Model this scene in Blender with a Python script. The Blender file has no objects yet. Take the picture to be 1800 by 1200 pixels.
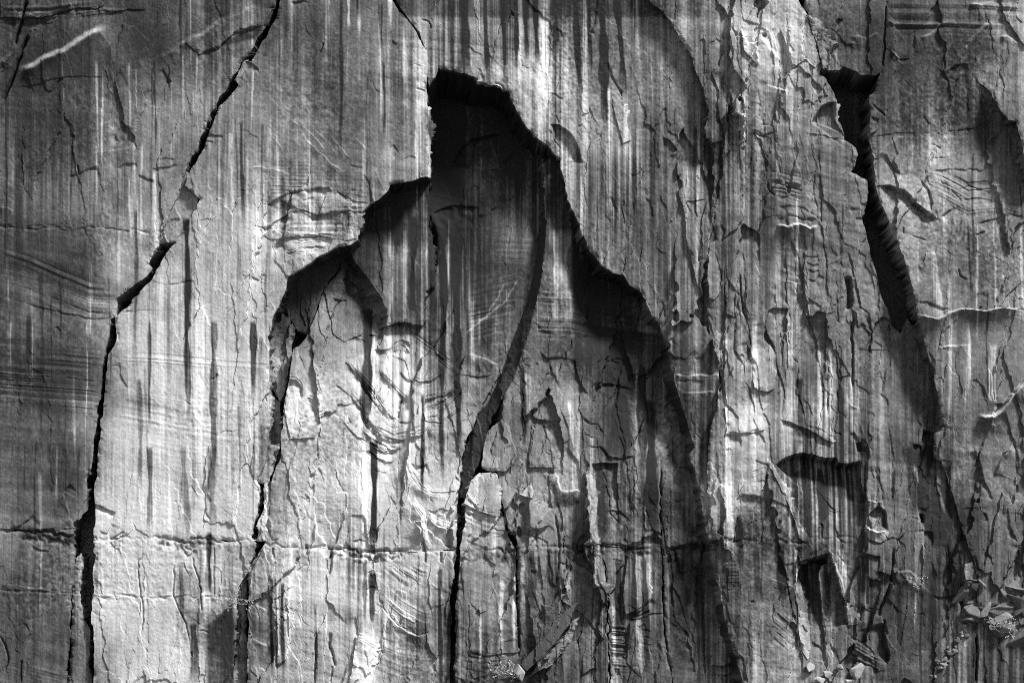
import bpy, math, random
import numpy as np
from mathutils import Vector

# ------------------------------------------------------------------ camera, sky, sun, exposure
SC = bpy.context.scene
PXM = 0.05                      # metres of cliff per photograph pixel
DIST = 250.0                    # metres from lens to the cliff plane (y = 0)
CAMZ = 2.0                      # eye height above the canyon floor
BASEZ = 12.0                    # height of the lower picture edge on the cliff plane

cam_d = bpy.data.cameras.new("camera")
cam = bpy.data.objects.new("camera", cam_d)
SC.collection.objects.link(cam)
cam.location = (0, -DIST, CAMZ)
cam.rotation_euler = (math.radians(90), 0, 0)
cam_d.sensor_width = 36.0
cam_d.lens = 36.0 * DIST / (1800 * PXM)
cam_d.shift_y = (BASEZ + 600 * PXM - CAMZ) / (1800 * PXM)
cam_d.clip_start = 1.0
cam_d.clip_end = 6000.0
SC.camera = cam

LIGHT = Vector((-0.53, 0.40, -0.75)).normalized()       # direction the sunlight travels
sun_el = math.asin(-LIGHT.z)
sun_az = math.atan2(-LIGHT.x, -LIGHT.y)                  # from +Y, clockwise to +X
world = bpy.data.worlds.new("World")
SC.world = world
world.use_nodes = True
nt = world.node_tree
nt.nodes.clear()
w_out = nt.nodes.new("ShaderNodeOutputWorld")
w_bg = nt.nodes.new("ShaderNodeBackground")
w_sky = nt.nodes.new("ShaderNodeTexSky")
w_bw = nt.nodes.new("ShaderNodeSeparateColor")           # black-and-white film behind a red filter
w_sky.sky_type = 'NISHITA'
w_sky.sun_disc = False
w_sky.sun_elevation = sun_el
w_sky.sun_rotation = sun_az
w_sky.dust_density = 0.2
w_sky.air_density = 0.8
w_sky.altitude = 1500
w_bg.inputs[1].default_value = 0.05
nt.links.new(w_sky.outputs[0], w_bw.inputs[0])
nt.links.new(w_bw.outputs[0], w_bg.inputs[0])
nt.links.new(w_bg.outputs[0], w_out.inputs[0])

sun_d = bpy.data.lights.new("sun", 'SUN')
sun_d.energy = 1.5
sun_d.angle = math.radians(11)
sun_d.color = (1, 1, 1)
sun = bpy.data.objects.new("sun", sun_d)
sun.rotation_euler = LIGHT.to_track_quat('-Z', 'Y').to_euler()
sun.location = (60, -80, 120)
SC.collection.objects.link(sun)

SC.cycles.use_denoising = False             # keep the grain of the stone
SC.cycles.filter_width = 1.0
SC.view_settings.view_transform = 'Standard'
SC.view_settings.look = 'None'
SC.view_settings.exposure = 2.66
SC.view_settings.gamma = 1.0
SC.view_settings.use_curve_mapping = False

# ------------------------------------------------------------------ helpers: coordinates on the cliff plane
ORG = {1: (0, 0), 2: (440, 0), 3: (860, 0), 4: (1300, 0), 5: (0, 390), 6: (440, 390), 7: (860, 390), 8: (1300, 390),
       9: (0, 780), 10: (440, 780), 11: (860, 780), 12: (1300, 780)}


def Z(n, s):
    ox, oy = ORG[n]
    return [(ox + float(a.split(',')[0]) * 0.35, oy + float(a.split(',')[1]) * 0.35) for a in s.split()]


def P(s):
    return [(float(a.split(',')[0]), float(a.split(',')[1])) for a in s.split()]


MX, MY = 130, 110
RW, RH = 1800 + 2 * MX, 1200 + 2 * MY
rng = np.random.default_rng(7)
random.seed(7)


def _box(A, r, axis):
    if r < 1:
        return A
    pad = [(0, 0), (0, 0)]
    pad[axis] = (r + 1, r)
    c = np.cumsum(np.pad(A, pad, mode='wrap'), axis, dtype=np.float64)
    n = A.shape[axis]
    if axis == 0:
        return ((c[2 * r + 1:2 * r + 1 + n] - c[:n]) / (2 * r + 1)).astype(np.float32)
    return ((c[:, 2 * r + 1:2 * r + 1 + n] - c[:, :n]) / (2 * r + 1)).astype(np.float32)


def _up(A, n, f, axis):
    if f == 1:
        return A[:n] if axis == 0 else A[:, :n]
    t = np.arange(n) / f
    i = t.astype(np.int32)
    g = (t - i).astype(np.float32)
    if axis == 0:
        g = g[:, None]
        return A[i] * (1 - g) + A[i + 1] * g
    return A[:, i] * (1 - g) + A[:, i + 1] * g


def noise(cx, cy, h=RH, w=RW, power=1.0):
    """filtered random field, features about cx by cy pixels, mostly within [-1, 1]"""
    fx, fy = max(1, int(cx / 7)), max(1, int(cy / 7))
    A = rng.normal(size=(h // fy + 3, w // fx + 3)).astype(np.float32)
    for axis, c, f in ((1, cx, fx), (0, cy, fy)):
        sg = c * .36 / f
        if sg < .75:                       # near the pixel scale: short binomial filter
            k = min(.25, sg * sg / 2)
            A = A * (1 - 2 * k) + k * (np.roll(A, 1, axis) + np.roll(A, -1, axis))
            continue
        r = sg * 1.0
        for q_ in range(3):
            A = _box(A, max(1, int(r + q_ / 3.0)), axis)
    A /= A.std() + 1e-9
    A *= .48
    if power != 1.0:
        A = np.sign(A) * np.abs(A) ** power
    A = _up(A, h, fy, 0)
    return _up(A, w, fx, 1)


def sstep(a, b, x):
    t = np.clip((x - a) / (b - a), 0, 1)
    return t * t * (3 - 2 * t)


YY, XX = np.mgrid[0:RH, 0:RW].astype(np.float32)
XX -= MX
YY -= MY


def idw(ctrl, X, Y, power=2.5, soft=30.0):
    num = np.zeros_like(X)
    den = np.zeros_like(X)
    for (x, y, v) in ctrl:
        w = 1.0 / ((X - x) ** 2 + (Y - y) ** 2 + soft * soft) ** (power / 2)
        num += w * v
        den += w
    return num / den


def roughen(pts, seg=9.0, amp=1.3, closed=False, seed=0):
    """breaks a traced line up: long wander, short angular steps, fine jag"""
    r = random.Random(seed + int(pts[0][0] * 7 + pts[0][1] * 13))
    n = len(pts)
    fine = min(seg, 5.0)
    raw = []
    for i in range(n if closed else n - 1):
        a, b = pts[i], pts[(i + 1) % n]
        L = math.hypot(b[0] - a[0], b[1] - a[1])
        k = max(1, int(L / fine))
        nx, ny = -(b[1] - a[1]) / (L + 1e-6), (b[0] - a[0]) / (L + 1e-6)
        for j in range(k):
            raw.append((a[0] + (b[0] - a[0]) * j / k, a[1] + (b[1] - a[1]) * j / k, nx, ny))
    out = []
    step, hold, wob = 0.0, 0, 0.0
    for x, y, nx, ny in raw:
        if hold <= 0:
            step = r.gauss(0, amp * .75)
            hold = r.randint(1, 5)
        hold -= 1
        wob = wob * .8 + r.gauss(0, amp * .3)
        d = step + wob
        out.append((x + nx * d + r.gauss(0, amp * .25), y + ny * d + r.gauss(0, amp * .25)))
    if not closed:
        out.append(pts[-1])
    return out


def window(pts, mg):
    xs = [p[0] for p in pts]
    ys = [p[1] for p in pts]
    x0 = max(0, int(min(xs) - mg + MX))
    x1 = min(RW, int(max(xs) + mg + MX) + 1)
    y0 = max(0, int(min(ys) - mg + MY))
    y1 = min(RH, int(max(ys) + mg + MY) + 1)
    if x1 - x0 < 2 or y1 - y0 < 2:
        return None
    return slice(y0, y1), slice(x0, x1)


def dist_field(pts, win):
    """distance, signed side (+ right hand of travel in image) and run 0..1 along a polyline"""
    X, Y = XX[win], YY[win]
    best = np.full(X.shape, 1e9, np.float32)
    side = np.zeros_like(best)
    run = np.zeros_like(best)
    seglen = [math.hypot(pts[i + 1][0] - pts[i][0], pts[i + 1][1] - pts[i][1]) + 1e-6 for i in range(len(pts) - 1)]
    tot = sum(seglen)
    acc = 0.0
    for i in range(len(pts) - 1):
        (ax, ay), (bx, by) = pts[i], pts[i + 1]
        dx, dy = bx - ax, by - ay
        L = seglen[i]
        tt = np.clip(((X - ax) * dx + (Y - ay) * dy) / (L * L), 0, 1)
        d = np.hypot(X - ax - tt * dx, Y - ay - tt * dy)
        m = d < best
        best = np.where(m, d, best)
        c = (-(X - ax) * dy + (Y - ay) * dx) / L
        side = np.where(m, c, side)
        run = np.where(m, (acc + tt * L) / tot, run)
        acc += L
    return best, np.sign(side), run


VARY = np.clip(.85 + .7 * noise(30, 30) + .4 * noise(9, 9), .3, 1.5)
HM = np.zeros((RH, RW), np.float32)       # relief in metres, + towards the viewer
TM = np.zeros((RH, RW), np.float32)       # tone of the stone, 0 varnish or painted shade .. 1 pale or painted sunlight


def scarp(pts, h, w=30, t=1.2, tap=0.16, amp=1.0):
    """a flake edge: the right hand side steps by h and runs out over w pixels"""
    if h > 0:
        w = max(w, 18)
    pts = roughen(pts, 8, amp)
    win = window(pts, w * 2.2 + 8)
    if win is None:
        return
    d, s, r = dist_field(pts, win)
    sd = d * s
    prof = np.where(sd > -t / 2, np.exp(-np.maximum(sd, 0) / w) - math.exp(-2.2), 0)
    prof = np.maximum(prof, 0) / (1 - math.exp(-2.2)) * sstep(-t / 2, t / 2, sd)
    k = np.clip(sstep(0, tap, r) * sstep(0, tap, 1 - r), 0, 1)
    if abs(h) < .55:
        k = k * VARY[win]
    HM[win] += h * prof * k
    if h > 0 and t > 2:
        TM[win] += (.24 if h > .6 else .07) * k * sstep(t * .6 + 1.5, t * .2, d)  # pale band on raised lips, sunlit brightness painted into the tone


def groove(pts, w, dep, amp=1.0):
    pts = roughen(pts, 7, amp)
    win = window(pts, w * 3 + 4)
    if win is None:
        return
    d, s, r = dist_field(pts, win)
    HM[win] -= dep * np.exp(-(d / w) ** 2) * np.clip(sstep(0, .12, r) * sstep(0, .12, 1 - r), 0, 1)


def ridge(pts, w, h, amp=1.0):
    groove(pts, w, -h, amp)


def pit(c, rx, ry, dep):
    win = window([c], max(rx, ry) * 1.6 + 4)
    q = np.hypot((XX[win] - c[0]) / rx, (YY[win] - c[1]) / ry) * (1 + .5 * VARY[win] - .3)
    HM[win] -= dep * sstep(1.15, .8, q)


def inside(poly, X, Y):
    res = np.zeros(X.shape, bool)
    n = len(poly)
    for i in range(n):
        (ax, ay), (bx, by) = poly[i], poly[(i + 1) % n]
        if ay == by:
            continue
        c = ((ay > Y) != (by > Y)) & (X < (bx - ax) * (Y - ay) / (by - ay) + ax)
        res ^= c
    return res


def soft_mask(poly, fe):
    win = window(poly, fe + 2)
    if win is None:
        return None, None
    ins = inside(poly, XX[win], YY[win])
    d, _, _ = dist_field(list(poly) + [poly[0]], win)
    return win, np.where(ins, sstep(0, fe, d), 0).astype(np.float32)


def beds(poly, curve, spacing, amp, tone=0.0, fe=25, seed=1, tilt=0.0):
    """laminae that follow a curve inside a patch"""
    win, m = soft_mask(poly, fe)
    X, Y = XX[win], YY[win]
    cx = [p[0] for p in curve]
    cy = [p[1] for p in curve]
    ph = (Y - np.interp(X, cx, cy)) / spacing + 0.35 * noise(60, 60)[win] + tilt * X / spacing
    r = np.random.default_rng(seed)
    tab = r.random(4096).astype(np.float32) * 2 - 1
    k = ph + 2000
    i = np.floor(k).astype(int) % 4095
    f = k - np.floor(k)
    prof = tab[i] * (1 - f) + tab[i + 1] * f            # broken saw of thin and thick beds
    k2 = ph * 2.3 + 1500
    i2 = np.floor(k2).astype(int) % 4095
    f2 = (k2 - np.floor(k2)) ** 2
    prof += 0.6 * (tab[i2] * (1 - f2) + tab[i2 + 1] * f2)
    fade = 0.55 + 0.6 * noise(90, 30)[win]
    HM[win] += 1.5 * amp * prof * m * np.clip(fade, 0, 1.2)
    TM[win] += tone * prof * m * np.clip(fade, 0, 1.2)


def streak(x0, y0, x1, y1, w, v, head=12, tail=0.35):
    """a run of varnish (v<0) or wash (v>0) that drips from (x0,y0) to (x1,y1)"""
    win = window([(x0, y0), (x1, y1)], w * 2 + 6)
    if win is None:
        return
    X, Y = XX[win], YY[win]
    u = (Y - y0) / (y1 - y0)
    xc = x0 + (x1 - x0) * u + 1.2 * np.sin(Y / 37.0 + x0)
    wob = w * (1 + 0.25 * np.sin(Y / 23.0 + x0 * 1.7) + 0.15 * np.sin(Y / 9.0 + x0))
    q = np.abs(X - xc) / np.maximum(wob / 2, .6)
    m = sstep(1.2, 0.85, q) * sstep(0, head, Y - y0) * sstep(0, tail, 1 - u)
    TM[win] += v * m * np.clip((.85 if v < 0 else .6) + (.35 if v < 0 else .5) * STRK[win], 0, 1.5)


# ------------------------------------------------------------------ broad relief
HM += 0.22 * noise(190, 190) + 0.12 * noise(70, 110) + 0.05 * noise(34, 50)
rough = np.clip(0.45 + 0.75 * noise(150, 120) + 0.35 * noise(50, 60), 0.12, 1.3)
HM += rough * (0.016 * noise(14, 17) + 0.018 * noise(6, 7)) + (.5 + .5 * rough) * 0.016 * noise(3, 3)
flt = np.clip(noise(220, 160) + 0.1, 0, 1)
HM += flt * 0.03 * noise(13, 150) + flt * 0.012 * noise(5, 90)
# slanting fine fabric of the cross-beds
sh = np.clip(0.3 + 1.0 * noise(260, 160), 0, 1)
warp_b = -0.16 * XX + 34 * noise(420, 300) + 5 * noise(120, 90) + 350
rows = np.clip((YY + MY + warp_b).astype(int), 0, RH + 799)
cols = (XX + MX).astype(int)
LAM = np.zeros_like(HM)
for cx, cy, a in ((200, 2.6, .4), (260, 5, .7), (340, 11, .8), (420, 24, .8)):
    LAM += a * np.tanh(2.5 * noise(cx, cy, h=RH + 800))[rows, cols]
HM += sh * 0.008 * LAM
del rows, cols



def facets(cw, chh, off, tilt, mask, warp=8.0, lean=0.0):
    """spalled facets: ragged upright cells, each its own small plane"""
    wx = XX + warp * noise(cw * .5, chh * .35) + warp * .45 * noise(9, 11) + lean * YY
    wy = YY + warp * 1.6 * noise(cw * .6, chh * .3) + warp * .5 * noise(10, 9)
    gx, gy = (wx / cw + 10).astype(np.float32), (wy / chh + 10).astype(np.float32)
    ix, iy = np.floor(gx).astype(np.int32), np.floor(gy).astype(np.int32)
    n = 256
    jx, jy = rng.random((n, n)).astype(np.float32), rng.random((n, n)).astype(np.float32)
    oz = (rng.random((n, n)).astype(np.float32) - .5) * 2 * off
    sx = rng.normal(size=(n, n)).astype(np.float32) * tilt
    sy = rng.normal(size=(n, n)).astype(np.float32) * tilt * .7
    best = np.full(XX.shape, 1e9, np.float32)
    bi = np.zeros(XX.shape, np.int32)
    fx, fy = gx - ix, gy - iy
    jx, jy = jx.ravel(), jy.ravel()
    for a in (-1, 0, 1):
        for b in (-1, 0, 1):
            k = (iy + b) % n * n + (ix + a) % n
            d2 = (a + jx[k] - fx) ** 2 + (b + jy[k] - fy) ** 2
            m = d2 < best
            best = np.where(m, d2, best)
            bi = np.where(m, k, bi)
    cx, cy = bi % n, bi // n
    dx = cx + jx[bi] - gx % n
    dy = cy + jy[bi] - gy % n
    val = oz.ravel()[bi] - sx.ravel()[bi] * dx * (cw * PXM) - sy.ravel()[bi] * dy * (chh * PXM)
    HM[:] += val * mask


# how broken each part of the face is: smooth at the left, ragged to the right and below
BROKEN = idw([(100, 150, .25), (100, 500, .1), (80, 900, .15), (600, 100, .08), (600, 250, .1), (680, 200, .08), (450, 250, .1), (520, 400, .5), (300, 700, .08), (300, 1000, .2), (450, 1050, .5),
              (900, 80, .2), (1050, 200, .25), (1150, 450, .5), (1200, 650, .7), (1300, 150, 1.0), (1320, 400, 1.0), (1400, 550, .8), (1500, 650, .5), (1320, 760, .6), (1300, 950, .8), (1450, 950, .9), (1600, 1000, 1.0), (1500, 1100, 1.0),
              (1500, 60, .5), (1650, 120, .35), (1580, 250, .3), (1700, 350, .45), (1700, 550, .3), (1750, 750, .5), (1780, 950, .9), (1680, 900, .5), (850, 350, .3), (880, 520, .12), (700, 450, .25), (560, 560, .8), (700, 680, .5), (560, 800, .4), (740, 850, .6), (600, 1050, .6), (730, 1100, .8), (900, 900, .9), (1000, 800, 1.0), (980, 1000, 1.0), (1000, 520, .3), (1100, 700, .6), (1150, 1000, .5), (1230, 1050, .4)], XX[::6, ::6], YY[::6, ::6], 3.0, 30)
BROKEN = np.repeat(np.repeat(BROKEN, 6, 0), 6, 1)[:RH, :RW]
B2 = .78 * np.clip(BROKEN - .12, 0, 1)
facets(70, 330, .09, .12, B2 * .8, 10, .08)
facets(38, 190, .08, .14, B2 * np.clip(.6 + .7 * noise(130, 150), 0, 1), 7, .06)
facets(20, 90, .035, .10, B2 * np.clip(.35 + noise(90, 120), 0, 1), 5, .05)
facets(11, 26, .014, .07, B2 * np.clip(.1 + noise(60, 70), 0, 1), 4)

# ------------------------------------------------------------------ tone of the stone
TONE = """60,60,.27 300,60,.31 100,250,.29 300,250,.45 100,450,.28 100,650,.27 80,850,.33 60,1000,.36 70,1130,.33 240,420,.52 180,330,.42 560,60,.38 600,200,.43 650,280,.47 700,120,.42 700,220,.44 450,300,.5 420,420,.6 350,500,.6 300,620,.66 420,640,.64 300,780,.69 250,900,.72 400,900,.67 220,1050,.70 300,1150,.68 400,1120,.40 380,1000,.55 520,400,.55 800,50,.42 950,20,.38 950,150,.55 1050,100,.45 1080,250,.55 1150,120,.46 1160,250,.38 1150,400,.42 1200,450,.42 1080,420,.5 1140,560,.5 1200,640,.36 1210,720,.3 1300,100,.47 1360,80,.66 1400,180,.52 1310,300,.42 1400,330,.42 1350,500,.45 1440,500,.45 1300,650,.53 1400,650,.38 1480,600,.42 1500,700,.47 1320,760,.59 1290,850,.62 1320,950,.42 1300,1100,.42 1450,900,.36 1400,850,.4 1440,840,.33 1430,1040,.33 1550,900,.42 1500,50,.33 1600,100,.33 1700,80,.31 1620,200,.31 1700,200,.30 1650,280,.5 1700,330,.48 1600,420,.5 1700,450,.45 1750,600,.48 1700,800,.42 1780,900,.4 1760,150,.5 1780,40,.6 560,700,.6 650,650,.63 700,750,.64 600,850,.68 750,900,.66 550,1000,.62 700,1050,.62 600,1150,.56 780,1100,.33 500,800,.5 980,700,.46 1080,750,.3 1150,750,.45 1150,900,.38 1000,850,.52 900,900,.52 870,1050,.5 1000,1100,.42 1100,1000,.44 1200,1000,.34 1180,1150,.32 960,1180,.3 1400,1150,.5 1600,1100,.36 1700,1150,.38 1640,780,.36 1690,930,.33"""  # niche interiors at lower right are darkened to paint in their shade
TONE_IN = """800,150,.08 850,180,.12 900,210,.16 850,230,.2 850,300,.31 920,290,.25 900,340,.34 940,400,.33 900,450,.38 770,200,.04 770,290,.06 775,400,.12 850,600,.4 700,450,.52 655,375,.05 670,400,.14 700,400,.26 700,340,.12 650,430,.18 780,450,.3 970,330,.25 1000,380,.3 560,540,.5 520,540,.25 600,455,.2 560,480,.22 975,420,.36 980,480,.46 1080,510,.14 1110,580,.17 1050,470,.2 1060,590,.22 1070,650,.27"""     # alcove walls: varnish, plus painted shade under the roof and arch edges


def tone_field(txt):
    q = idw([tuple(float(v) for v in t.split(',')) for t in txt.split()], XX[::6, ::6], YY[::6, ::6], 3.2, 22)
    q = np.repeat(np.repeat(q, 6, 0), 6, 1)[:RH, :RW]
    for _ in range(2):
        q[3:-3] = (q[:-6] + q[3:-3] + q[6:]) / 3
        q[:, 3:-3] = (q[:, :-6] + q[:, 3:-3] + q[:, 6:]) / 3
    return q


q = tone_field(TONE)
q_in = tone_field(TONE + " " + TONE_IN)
TM += q
# families of fine vertical streaks, strongest where water runs
STRK = np.zeros_like(TM)
for cx, cy, a in ((1.6, 110, .7), (2.6, 190, .7), (6, 280, .6), (13, 400, .6), (30, 500, .5)):
    STRK += a * np.tanh(2.2 * noise(cx, cy))
WET = idw([(100, 150, .2), (230, 350, .7), (100, 500, .2), (80, 800, .4), (70, 1100, .6), (560, 60, .6), (600, 250, .15), (420, 350, .7), (320, 550, .65), (320, 800, .65), (300, 1100, .65), (850, 60, 1.5), (1000, 100, 1.4), (1070, 300, 1.2), (1180, 150, .4), (1180, 400, .4),
           (1300, 300, .8), (1330, 500, 1.0), (1400, 550, 1.0), (1480, 700, 1.2), (1450, 860, 1.3), (1290, 850, 1.0), (1600, 100, .2), (1700, 250, .5), (1720, 600, .9), (1620, 900, 1.0), (1620, 1080, 1.1), (790, 500, 1.3), (880, 480, .3), (700, 470, 1.0), (650, 600, 1.1), (640, 850, 1.2), (540, 1100, 1.2), (740, 800, 1.0), (1020, 550, 1.0), (1100, 720, 1.2), (1000, 800, 1.2), (900, 1050, .8), (1100, 1050, .9), (1200, 1050, .6)], XX[::6, ::6], YY[::6, ::6], 3.0, 30)
WET = np.repeat(np.repeat(WET, 6, 0), 6, 1)[:RH, :RW]
wet = WET * np.clip(0.6 + 0.8 * noise(90, 200), 0.1, 1.5)
TM += 0.088 * wet * STRK
TM += 0.05 * noise(50, 90) + 0.025 * noise(12, 20) + 0.06 * noise(3, 3) * rough + 0.02 * noise(5, 6)
TM += 0.028 * sh * LAM + .035 * noise(1.5, 1.5)
# thin pale runs with a definite head
rr = random.Random(3)
for i in range(300):
    x, y = rr.uniform(-60, 1860), rr.uniform(-90, 1050)
    L = rr.uniform(50, 330)
    dark = rr.random() < 0.45
    streak(x, y, x + rr.gauss(0, 2), y + L, rr.choice([1.5, 2, 2.5, 3.5, 6]), (-0.14 if dark else 0.15) * rr.uniform(.5, 1.3))
for s in """812,-60,822,150,12,-.25 836,-60,842,120,6,.15 852,-40,858,170,7,-.22 884,-60,888,175,7,-.3 891,-60,898,190,6,.28 905,-60,908,140,6,-.25 922,-60,926,110,7,-.25 940,-60,946,130,8,-.25 958,30,962,230,12,.18
975,-60,978,110,7,-.2 1008,-60,1022,190,9,-.33 1024,-40,1034,330,8,.2 1034,-60,1040,160,5,-.25 1055,-60,1066,260,14,-.33 1080,-60,1099,190,9,-.38 1070,150,1080,470,6,.28 1092,120,1108,310,7,.3 1116,-60,1122,130,8,.25 1050,380,1054,520,10,.2 1020,300,1026,470,9,.2
575,-60,578,130,10,.22 612,-20,614,60,6,.22 632,-20,634,70,5,.22 510,-20,512,140,6,.18 490,20,492,120,5,.15 708,40,710,160,6,.2
768,180,770,460,26,-.2 779,380,779,700,11,-.3 802,395,803,700,12,-.34 791,380,792,640,6,.22 815,300,815,690,7,.2 768,430,768,640,4,.1 804,640,806,800,9,-.3 776,640,778,860,7,-.2 826,330,828,640,5,.12
726,380,726,570,9,-.32 700,400,702,560,30,.12 745,330,745,500,14,.12
645,540,644,800,16,-.3 657,770,657,985,10,-.42 641,780,641,985,14,.22 616,790,617,960,10,.2 600,560,604,760,10,.18 690,560,690,780,24,.14 720,640,722,900,14,.16 700,830,702,960,10,-.2 742,690,744,900,6,-.2
478,1010,478,1210,4,-.25 486,1010,486,1210,3,-.2 497,1020,498,1210,5,-.3 491,1000,491,1210,4,.3 508,1010,508,1210,6,.25 555,1060,556,1210,4,-.2 676,1070,676,1150,6,.3 655,1000,655,1110,9,-.25 640,980,641,1110,6,-.2
1012,420,1020,690,12,-.26 1036,450,1036,690,12,-.32 985,400,990,610,30,.16 1090,580,1092,830,30,-.14 1128,640,1132,840,14,-.18 1046,650,1048,720,10,.2 1143,700,1146,960,18,-.26 1056,820,1058,960,16,-.2 1082,690,1086,800,12,.16 1158,590,1164,720,8,.18
1042,760,1044,860,14,.3 1010,700,1014,900,16,.25 918,640,922,800,8,-.2 926,650,930,800,8,.25
328,380,331,800,9,-.28 375,560,377,860,11,-.22 444,560,446,720,10,-.2 350,520,352,900,22,.1 285,560,287,900,14,.1 262,560,264,780,5,-.2 245,660,247,900,8,-.14 262,780,264,960,9,-.2 292,780,296,960,8,.14 322,780,330,960,10,-.16 372,780,374,960,12,-.14 340,1090,342,1210,14,-.2 318,990,319,1100,6,-.2 366,930,366,1060,10,-.22
362,960,362,1110,9,.25 404,780,406,900,6,.15 180,120,181,330,3,.22 228,110,230,420,4,.25 240,120,243,240,3,.25 232,240,234,450,10,.25 246,250,247,470,7,.2 300,110,302,310,3,.25 322,90,324,300,4,.2 272,300,274,470,8,.22 336,80,338,230,3,.2 346,90,346,190,3,.2 402,230,404,390,10,.25 382,220,384,420,5,.2 425,210,427,420,5,-.16 55,500,57,760,4,.15 130,620,132,830,4,.18 160,460,161,640,3,.16 20,560,21,700,3,.15 100,780,101,900,4,.15
1277,690,1284,1020,11,.3 1270,780,1271,980,4,.2 1455,600,1458,800,11,.26 1440,610,1442,780,6,.2 1494,660,1498,800,10,.25 1476,640,1478,800,6,-.2 1300,540,1302,700,9,.16 1326,560,1330,900,10,.15 1446,815,1447,930,11,-.26 1470,830,1471,930,6,.22 1415,840,1416,930,5,.14 1400,820,1400,930,8,-.14
1420,1010,1424,1120,10,-.12 1454,1000,1458,1100,14,-.14 1398,960,1404,1050,7,.25 1480,960,1490,1060,9,.22 1520,1000,1524,1110,8,.2 1510,990,1512,1100,6,-.2 1640,1010,1642,1120,10,-.2 1600,1000,1604,1120,10,.14 1580,1020,1580,1150,8,-.18
1615,780,1660,1000,34,-.14 1590,780,1620,920,16,-.16 1503,150,1502,260,8,.1 1700,560,1702,700,8,.15 1670,560,1674,720,10,.12 1745,600,1748,760,10,.14 1640,430,1650,560,10,.12 1570,580,1576,700,14,.14 1390,560,1394,760,9,.18 1404,660,1410,790,9,-.16 1360,740,1362,900,8,.15
1330,960,1332,1060,14,-.14 1372,950,1378,1060,12,-.18 1300,900,1302,1010,10,-.14 1112,970,1116,1120,8,-.2 1086,980,1090,1160,14,-.14 1130,980,1140,1200,10,-.16 1186,960,1200,1200,30,-.1 1172,1000,1176,1200,6,.14 1078,1060,1082,1180,7,.22 1120,1080,1122,1180,12,.2
868,900,868,1000,10,.16 880,1010,882,1150,8,.25 905,990,905,1170,6,.16 846,1080,848,1180,10,.2 1005,1000,1006,1100,20,.12 932,960,936,1080,16,-.14 970,960,974,1060,14,-.22""".split():
    a = [float(v) for v in s.split(',')]
    a[5] *= 1.35 if a[5] < 0 else .95
    streak(*a)
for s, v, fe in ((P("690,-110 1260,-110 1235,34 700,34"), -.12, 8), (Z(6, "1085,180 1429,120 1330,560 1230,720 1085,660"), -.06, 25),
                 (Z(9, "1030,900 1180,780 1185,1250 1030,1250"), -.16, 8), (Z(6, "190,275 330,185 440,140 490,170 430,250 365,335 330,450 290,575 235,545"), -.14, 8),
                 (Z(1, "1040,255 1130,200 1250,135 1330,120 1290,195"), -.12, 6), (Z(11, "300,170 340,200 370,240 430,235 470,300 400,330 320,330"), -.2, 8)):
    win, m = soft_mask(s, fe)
    TM[win] += v * m  # dark patches; shade of the hanging block and upper-left facet is painted in
for s in (Z(6, "1090,560 1120,530 1150,500 1180,470 1200,440 1235,400 1250,350 1270,320"), Z(6, "1160,490 1200,470 1230,440 1260,410 1290,370 1320,340 1340,300")):
    pts = roughen(s, 4, 2.2)
    win = window(pts, 8)
    d, _, _ = dist_field(pts, win)
    TM[win] += .2 * np.exp(-(d / 1.1) ** 2)

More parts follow.
